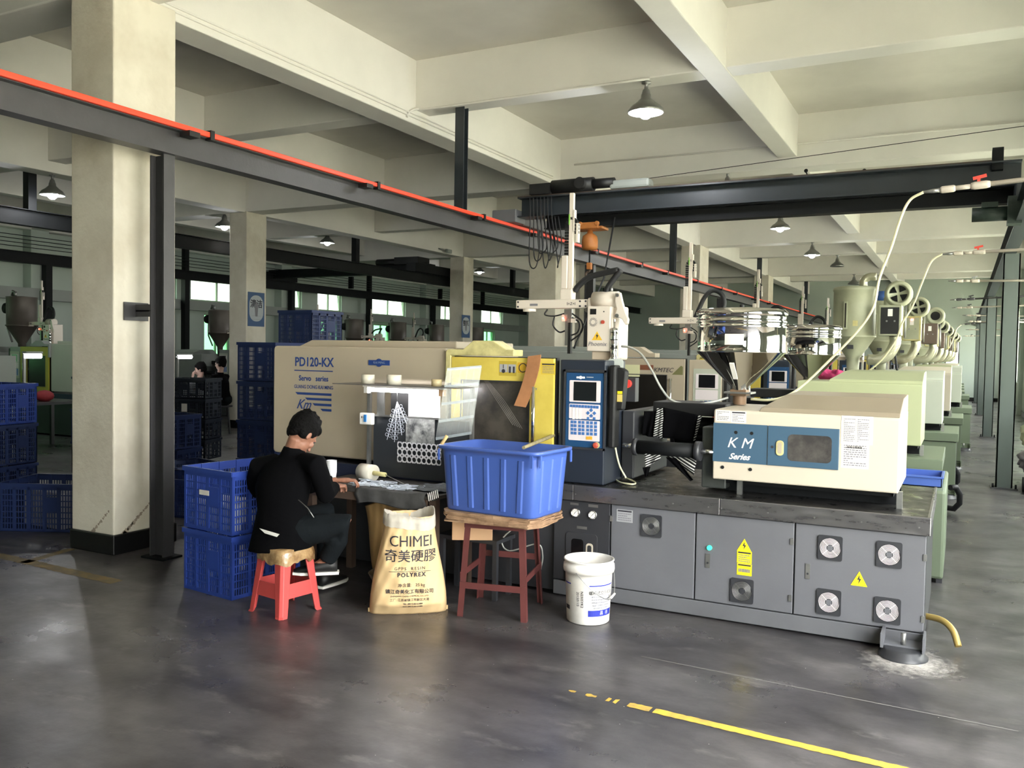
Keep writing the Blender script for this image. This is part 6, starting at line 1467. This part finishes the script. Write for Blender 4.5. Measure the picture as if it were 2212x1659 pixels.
# rags
def rag(lab, x0, x1, y0, y1, z, m, seed, drop=0, amp=.012):
    rs = random.Random(seed); n = 22; vs = []; ph = [rs.uniform(0, 6) for _ in range(6)]
    for j in range(n + 1):
        for i in range(n + 1):
            u, v = i / n, j / n; x = x0 + (x1 - x0) * u + .012 * math.sin(9 * v + ph[0]); y = y0 + (y1 - y0) * v + .012 * math.sin(8 * u + ph[1])
            zz = z + amp * (1.0 + math.sin(11 * u + 5 * v + ph[2])) * .5 + amp * (1 + math.sin(17 * v - 7 * u + ph[3])) * .5
            if drop and y < 4.60: zz -= (4.60 - y) * 1.0; y = 4.597 + .003 * math.sin(20 * u)
            vs.append((x, y, zz))
    o = MB().add(vs, [(j * (n + 1) + i, j * (n + 1) + i + 1, (j + 1) * (n + 1) + i + 1, (j + 1) * (n + 1) + i) for j in range(n) for i in range(n)], True).build('cloth_rag', m)
    s_ = o.modifiers.new('thickness', 'SOLIDIFY'); s_.thickness = .002; return tag(o, lab, 'rag')
ragm = mat('dusty_rag', '#5c6064', .9, var=.3, scale=14, bump=.6, bscale=40)
rag('dusty grey rag spread at the right end of the work table', -3.2, -2.96, 4.68, 4.98, .684, ragm, 5)
rag('grey rag hanging over the front edge of the work table', -3.55, -3.0, 4.50, 4.66, .684, mat('dark_rag', '#4a4a4a', .9, var=.4, scale=12), 8, drop=1, amp=.006)
stripes_fold = MB()
for k in range(6):
    p = at(925 + k * 4, 1072 - k * 1.5, y=4.59); stripes_fold.bar((p.x, 4.585, p.z + .02), (p.x + .01, 4.585, p.z - .03), .006, .002)
tag(stripes_fold.build('striped_rag_end', white), 'white stripes of a rag end hanging off the table corner', 'rag')

# striped black cloth over the barrel
st = thing('striped_cloth', 'black garment with white diagonal stripes hanging over the barrel guard', 'garment', (-1.62, 5.62, 1.29))
def cloth(nm, pts, m, y, amp=.02, sub=10):
    # a quad patch given by four picture corners on the plane y, rippled
    q = [at(u, v, y=y) for u, v in pts]; vs = []
    for j in range(sub + 1):
        for i in range(sub + 1):
            u, v = i / sub, j / sub; p = q[0].lerp(q[1], u).lerp(q[3].lerp(q[2], u), v); p.y += amp * math.sin(u * 9 + v * 2 + y * 50) * (.4 + v); vs.append(p)
    o = MB().add(vs, [(j * (sub + 1) + i, j * (sub + 1) + i + 1, (j + 1) * (sub + 1) + i + 1, (j + 1) * (sub + 1) + i) for j in range(sub) for i in range(sub)], True).build(nm, m, st)
    s_ = o.modifiers.new('thickness', 'SOLIDIFY'); s_.thickness = .003; return o
def stripe_mat(name, ang, sc__):
    m = bpy.data.materials.new(name); m.use_nodes = True; t = m.node_tree; b = t.nodes['Principled BSDF']; b.inputs['Roughness'].default_value = .9
    co = t.nodes.new('ShaderNodeTexCoord'); mp = t.nodes.new('ShaderNodeMapping'); mp.inputs['Rotation'].default_value = (0, ang, 0); w = t.nodes.new('ShaderNodeTexWave'); w.bands_direction = 'Z'; w.inputs['Scale'].default_value = sc__; w.inputs['Distortion'].default_value = 1.2; w.inputs['Detail'].default_value = 0
    r = t.nodes.new('ShaderNodeValToRGB'); r.color_ramp.interpolation = 'CONSTANT'; r.color_ramp.elements[0].color = lin('#0d0d0f'); r.color_ramp.elements[1].color = lin('#c9c7c4'); r.color_ramp.elements[1].position = .68
    t.links.new(co.outputs['Object'], mp.inputs[0]); t.links.new(mp.outputs[0], w.inputs[0]); t.links.new(w.outputs[0], r.inputs[0]); t.links.new(r.outputs[0], b.inputs['Base Color']); return m
sm1 = stripe_mat('striped_knit', .45, 22); sm2 = stripe_mat('striped_knit_reverse', -.5, 20)
cloth('hanging_cloth', [(1433, 880), (1508, 896), (1500, 952), (1432, 946)], jacket, 5.60, .012)
cloth('striped_sleeve', [(1419, 882), (1432, 882), (1433, 948), (1412, 942)], sm1, 5.59, .008)
cloth('hanging_cloth', [(1392, 888), (1420, 888), (1412, 945), (1388, 940)], jacket, 5.605, .01)
cloth('striped_sleeve', [(1508, 897), (1516, 899), (1502, 950), (1499, 952)], sm1, 5.59, .004)
cloth('striped_sleeve', [(1391, 972), (1432, 974), (1425, 992), (1396, 1010)], sm1, 5.34, .01)
cloth('striped_sleeve', [(1438, 984), (1470, 978), (1504, 980), (1500, 1028)], sm2, 5.42, .012)
cloth('hanging_cloth', [(1438, 988), (1460, 990), (1498, 1036), (1490, 1040)], jacket, 5.41, .01)
cloth('hanging_cloth', [(1388, 1010), (1405, 1008), (1398, 1028), (1394, 1030)], jacket, 5.38, .005)

# cardboard strip on the gate
a, b2, c, d = at(1140, 770, y=5.19), at(1168, 766, y=5.19), at(1134, 880, y=5.165), at(1110, 876, y=5.165)
vs = []; n = 10
for j in range(n + 1):
    t_ = j / n; l_ = at(1140 - 30 * t_ ** 1.5, 770 + 106 * t_, y=5.19 - .03 * t_); r_ = at(1168 - 33 * t_ ** 1.6, 766 + 114 * t_, y=5.19 - .03 * t_); vs += [l_, r_, l_ + Vector((0, .006, 0)), r_ + Vector((0, .006, 0))]
fs = []
for j in range(n):
    k = 4 * j; fs += [(k, k + 1, k + 5, k + 4), (k + 2, k + 6, k + 7, k + 3), (k, k + 4, k + 6, k + 2), (k + 1, k + 3, k + 7, k + 5)]
tag(MB().add(vs, fs + [(0, 2, 3, 1), (4 * n, 4 * n + 1, 4 * n + 3, 4 * n + 2)]).build('cardboard_strip', mat('brown_card_strip', '#a8744c', .8, var=.2, scale=9)), 'brown cardboard strip hanging over the yellow gate', 'cardboard')
# pendant box with labels beside the console
hb = thing('hanging_pouch', 'black pouch with yellow labels hanging beside the control console', 'pouch', (-1.98, 5.33, 1.2))
x0, x1, z0, z1 = frect(1318, 795, 1352, 886, 5.30); MB().prism([(x0, z0), (x1 - .02, z0), (x1, z1 - .02), (x1 - .03, z1), (x0 + .01, z1 + .01), (x0 - .005, z1 - .03)], 5.30, 5.36).build('pouch_body', black, hb, bev=.01)
x0, x1, z0, z1 = frect(1333, 852, 1344, 868, 5.298); MB().box(x0, x1, 5.297, 5.30, z0, z1).build('yellow_label', mat('label_tan', '#cdb868', .5), hb)
x0, x1, z0, z1 = frect(1334, 845, 1344, 851, 5.298); MB().box(x0, x1, 5.297, 5.30, z0, z1).build('yellow_label', warny, hb)
pb_ = thing('mounting_bracket', 'clear mounting plate on the edge of the console top', 'bracket', (-2.0, 5.40, 1.5)); x0, x1, z0, z1 = frect(1313, 775, 1346, 799, 5.40); MB().prism(rr(x0, x1, z0, z1, .02), 5.40, 5.405).build('plate', mat('pale_plate', '#b7bdb9', .3), pb_)
eb = thing('emergency_switch', 'red and yellow stop switch right of the black pouch', 'switch', at(1356, 829, y=5.5)); p = at(1356, 829, y=5.5); MB().cyl((p.x, 5.48, p.z), .028, .03, 'y').build('red_button', mat('bright_red', '#e0413a', .4), eb); MB().cyl((p.x - .008, 5.5, p.z), .03, .02, 'y').build('yellow_collar', warny, eb); MB().box(p.x - .03, p.x + .05, 5.51, 5.58, p.z - .12, p.z + .04).build('switch_housing', base_dk, eb)

# ------------------------------------------------------------------ hoses and air pipes
def hose(pts, r, m, lab, name='air_hose'): return tag(MB().tube(curve_pts([at(u, v, y=y) for u, v, y in pts], 7), r, 8).build(name, m), lab, 'hose')
hose([(1995, 415, 5.75), (1966, 432, 5.78), (1946, 470, 5.8), (1925, 535, 5.85), (1900, 600, 5.88), (1886, 665, 5.9), (1850, 718, 5.95), (1790, 780, 6.0), (1735, 832, 6.0), (1700, 855, 5.95), (1662, 864, 5.85), (1622, 862, 5.85)], .0085, hosec, 'cream air hose swooping from the nearest pipe down to the first machine')
hose([(2036, 548, 9.0), (2012, 565, 9.0), (1992, 610, 9.0), (1972, 660, 9.05), (1948, 700, 9.05), (1935, 735, 9.1), (1900, 782, 9.15), (1850, 818, 9.2), (1805, 832, 9.2)], .0085, hosec, 'cream air hose hanging from the second pipe to the second machine')
hose([(1343, 748, 5.80), (1362, 751, 5.78), (1385, 765, 5.75), (1408, 800, 5.7), (1428, 838, 5.7), (1452, 865, 5.68), (1495, 874, 5.68), (1540, 868, 5.75), (1572, 859, 5.85)], .008, hoseg, 'grey air hose sagging from the robot to the hopper base')
hose([(1326, 893, 5.40), (1324, 920, 5.36), (1329, 965, 5.32), (1338, 1005, 5.28), (1352, 1032, 5.25)], .006, hosec, 'cream hose dropping beside the console on to the tray') 
tag(MB().tube(curve_pts([at(1352, 1032, z=.765), at(1372, 1042, z=.752), at(1366, 1046, z=.752), at(1340, 1042, z=.752), at(1328, 1034, z=.752), at(1326, 1030, z=.752)], 6), .006, 8).build('air_hose', hosec), 'end of the cream hose curled on the oily tray', 'hose')
hose([(1930, 735, 12), (1934, 770, 11.9), (1938, 800, 11.8), (1942, 815, 11.7)], .014, rubber, 'black cable hanging from the tall dryer to the third machine')
def air_pipe(u0, v0, v1, y, lab, valve=True, m=pipew, vm=None):
    a = at(u0, v0, y=y); c = at(2212, v1, y=y); d = (c - a).normalized(); e = a + d * ((1.60 - a.x) / d.x)
    t = thing('air_pipe', lab, 'pipe', e, 'air pipes reaching over the aisle')
    MB().tube([a + d * .28, e], .0145, 10).build('long_pipe', m, t)
    MB().tube([a, a + d * .03, a + d * .05, a + d * .09], [.008, .010, .013, .013], 10).build('hose_nipple', dullst, t); MB().tube([a + d * .09, a + d * .10, a + d * .16, a + d * .17], [.016, .021, .021, .016], 12).build('union', m, t)
    MB().tube([a + d * .17, a + d * .25], .014, 10).build('short_pipe', m, t); MB().tube([a + d * .25, a + d * .27, a + d * .33, a + d * .35], [.018, .023, .023, .018], 12).build('valve_body', m, t)
    if valve:
        q = a + d * .29; MB().bar(q + Vector((0, 0, .02)), q + Vector((0, 0, .042)), .016).bar(q + Vector((-.03, 0, .04)), q + Vector((.04, 0, .055)), .012, .018).build('valve_handle', vm or redm, t, label='red valve handle' if vm is None else None)
    return t
air_pipe(1995, 415, 388, 5.75, 'nearest air pipe with a red valve, high over the first machine')
air_pipe(2036, 549, 539, 9.0, 'second air pipe with a red valve over the aisle')
air_pipe(2048, 607, 606, 12.2, 'third air pipe over the aisle, crossing in front of the first green post', vm=dullst)
for i, (u, v, v1, y) in enumerate(((2052, 648, 640, 15.4), (2056, 665, 660, 18.4), (2079, 681, 683, 21.4), (2085, 694, 696, 24.4), (2076, 701, 690, 27.4), (2086, 712, 712, 30.4), (2078, 726, 724, 33.4))):
    air_pipe(u, v, v1, y, '%s air pipe over the aisle, counted from the camera' % ('fourth', 'fifth', 'sixth', 'seventh', 'eighth', 'ninth', 'tenth')[i], vm=steel_dk, m=steel_dk if i in (0, 4) else pipew)
hose([(2076, 702, 27.4), (2066, 712, 27.3), (2058, 735, 27.2), (2050, 752, 27.1)], .014, hosec, 'distant cream hose hanging from an air pipe near the end wall')

# pink cloth and clutter on the second machine
o = MB().sphere(at(1800, 812, y=9.3), .14, 20, (1.15, .7, .42)).build('pink_cloth', pink); tag(o, 'bright pink cloth heaped beside the second polished hopper', 'cloth')
dm = bpy.data.textures.new('crumple', 'CLOUDS'); dm.noise_scale = .08; s_ = o.modifiers.new('sub', 'SUBSURF'); s_.levels = s_.render_levels = 2; s_ = o.modifiers.new('crumple', 'DISPLACE'); s_.texture = dm; s_.strength = .09; s_.texture_coords = 'GLOBAL'
# bags and a hand trolley at the right edge
def lump(name, c, r, sc3, m, lab, cat='bag'):
    o = MB().sphere(c, r, 18, sc3).build(name, m); s_ = o.modifiers.new('sub', 'SUBSURF'); s_.levels = s_.render_levels = 2
    s_ = o.modifiers.new('crumple', 'DISPLACE'); s_.texture = dm; s_.strength = .16; s_.texture_coords = 'GLOBAL'; return tag(o, lab, cat)
lump('refuse_bag', (1.02, 13.4, .62), .30, (1, 1, .8), mat('pale_green_bag', '#b5bca0', .45), 'pale green bag on top of the heap behind the first green post')
lump('refuse_bag', (1.05, 13.6, .26), .34, (1, 1, .72), mat('grey_film_bag', '#8a8690', .4), 'grey bag at the bottom of the heap behind the first green post')
lump('refuse_bag', (1.15, 12.5, .22), .27, (1, 1, .75), mat('dark_film_bag', '#4b4a50', .4), 'dark bag on the floor in front of the heap at the right edge')
ht_ = thing('hand_trolley', 'rusty hand trolley standing at the right edge by the bags', 'trolley', (.80, 12.2, 0))
MB().tube([(.74, 12.2, .06), (.74, 12.25, .95)], .016, 8).build('upright', rst, ht_); MB().tube([(1.06, 12.2, .06), (1.06, 12.25, .95)], .016, 8).build('upright', rst, ht_)
MB().bar((.74, 12.25, .93), (1.06, 12.25, .93), .03).build('crossbar', rst, ht_); MB().bar((.74, 12.2, .4), (1.06, 12.2, .4), .03).build('crossbar', rst, ht_); MB().box(.72, 1.08, 11.95, 12.2, .02, .045).build('toe_plate', rst, ht_)
for x in (.70, 1.08): MB().cyl((x, 12.28, .09), .09, .035, 'x', 18).build('wheel', rubber, ht_)
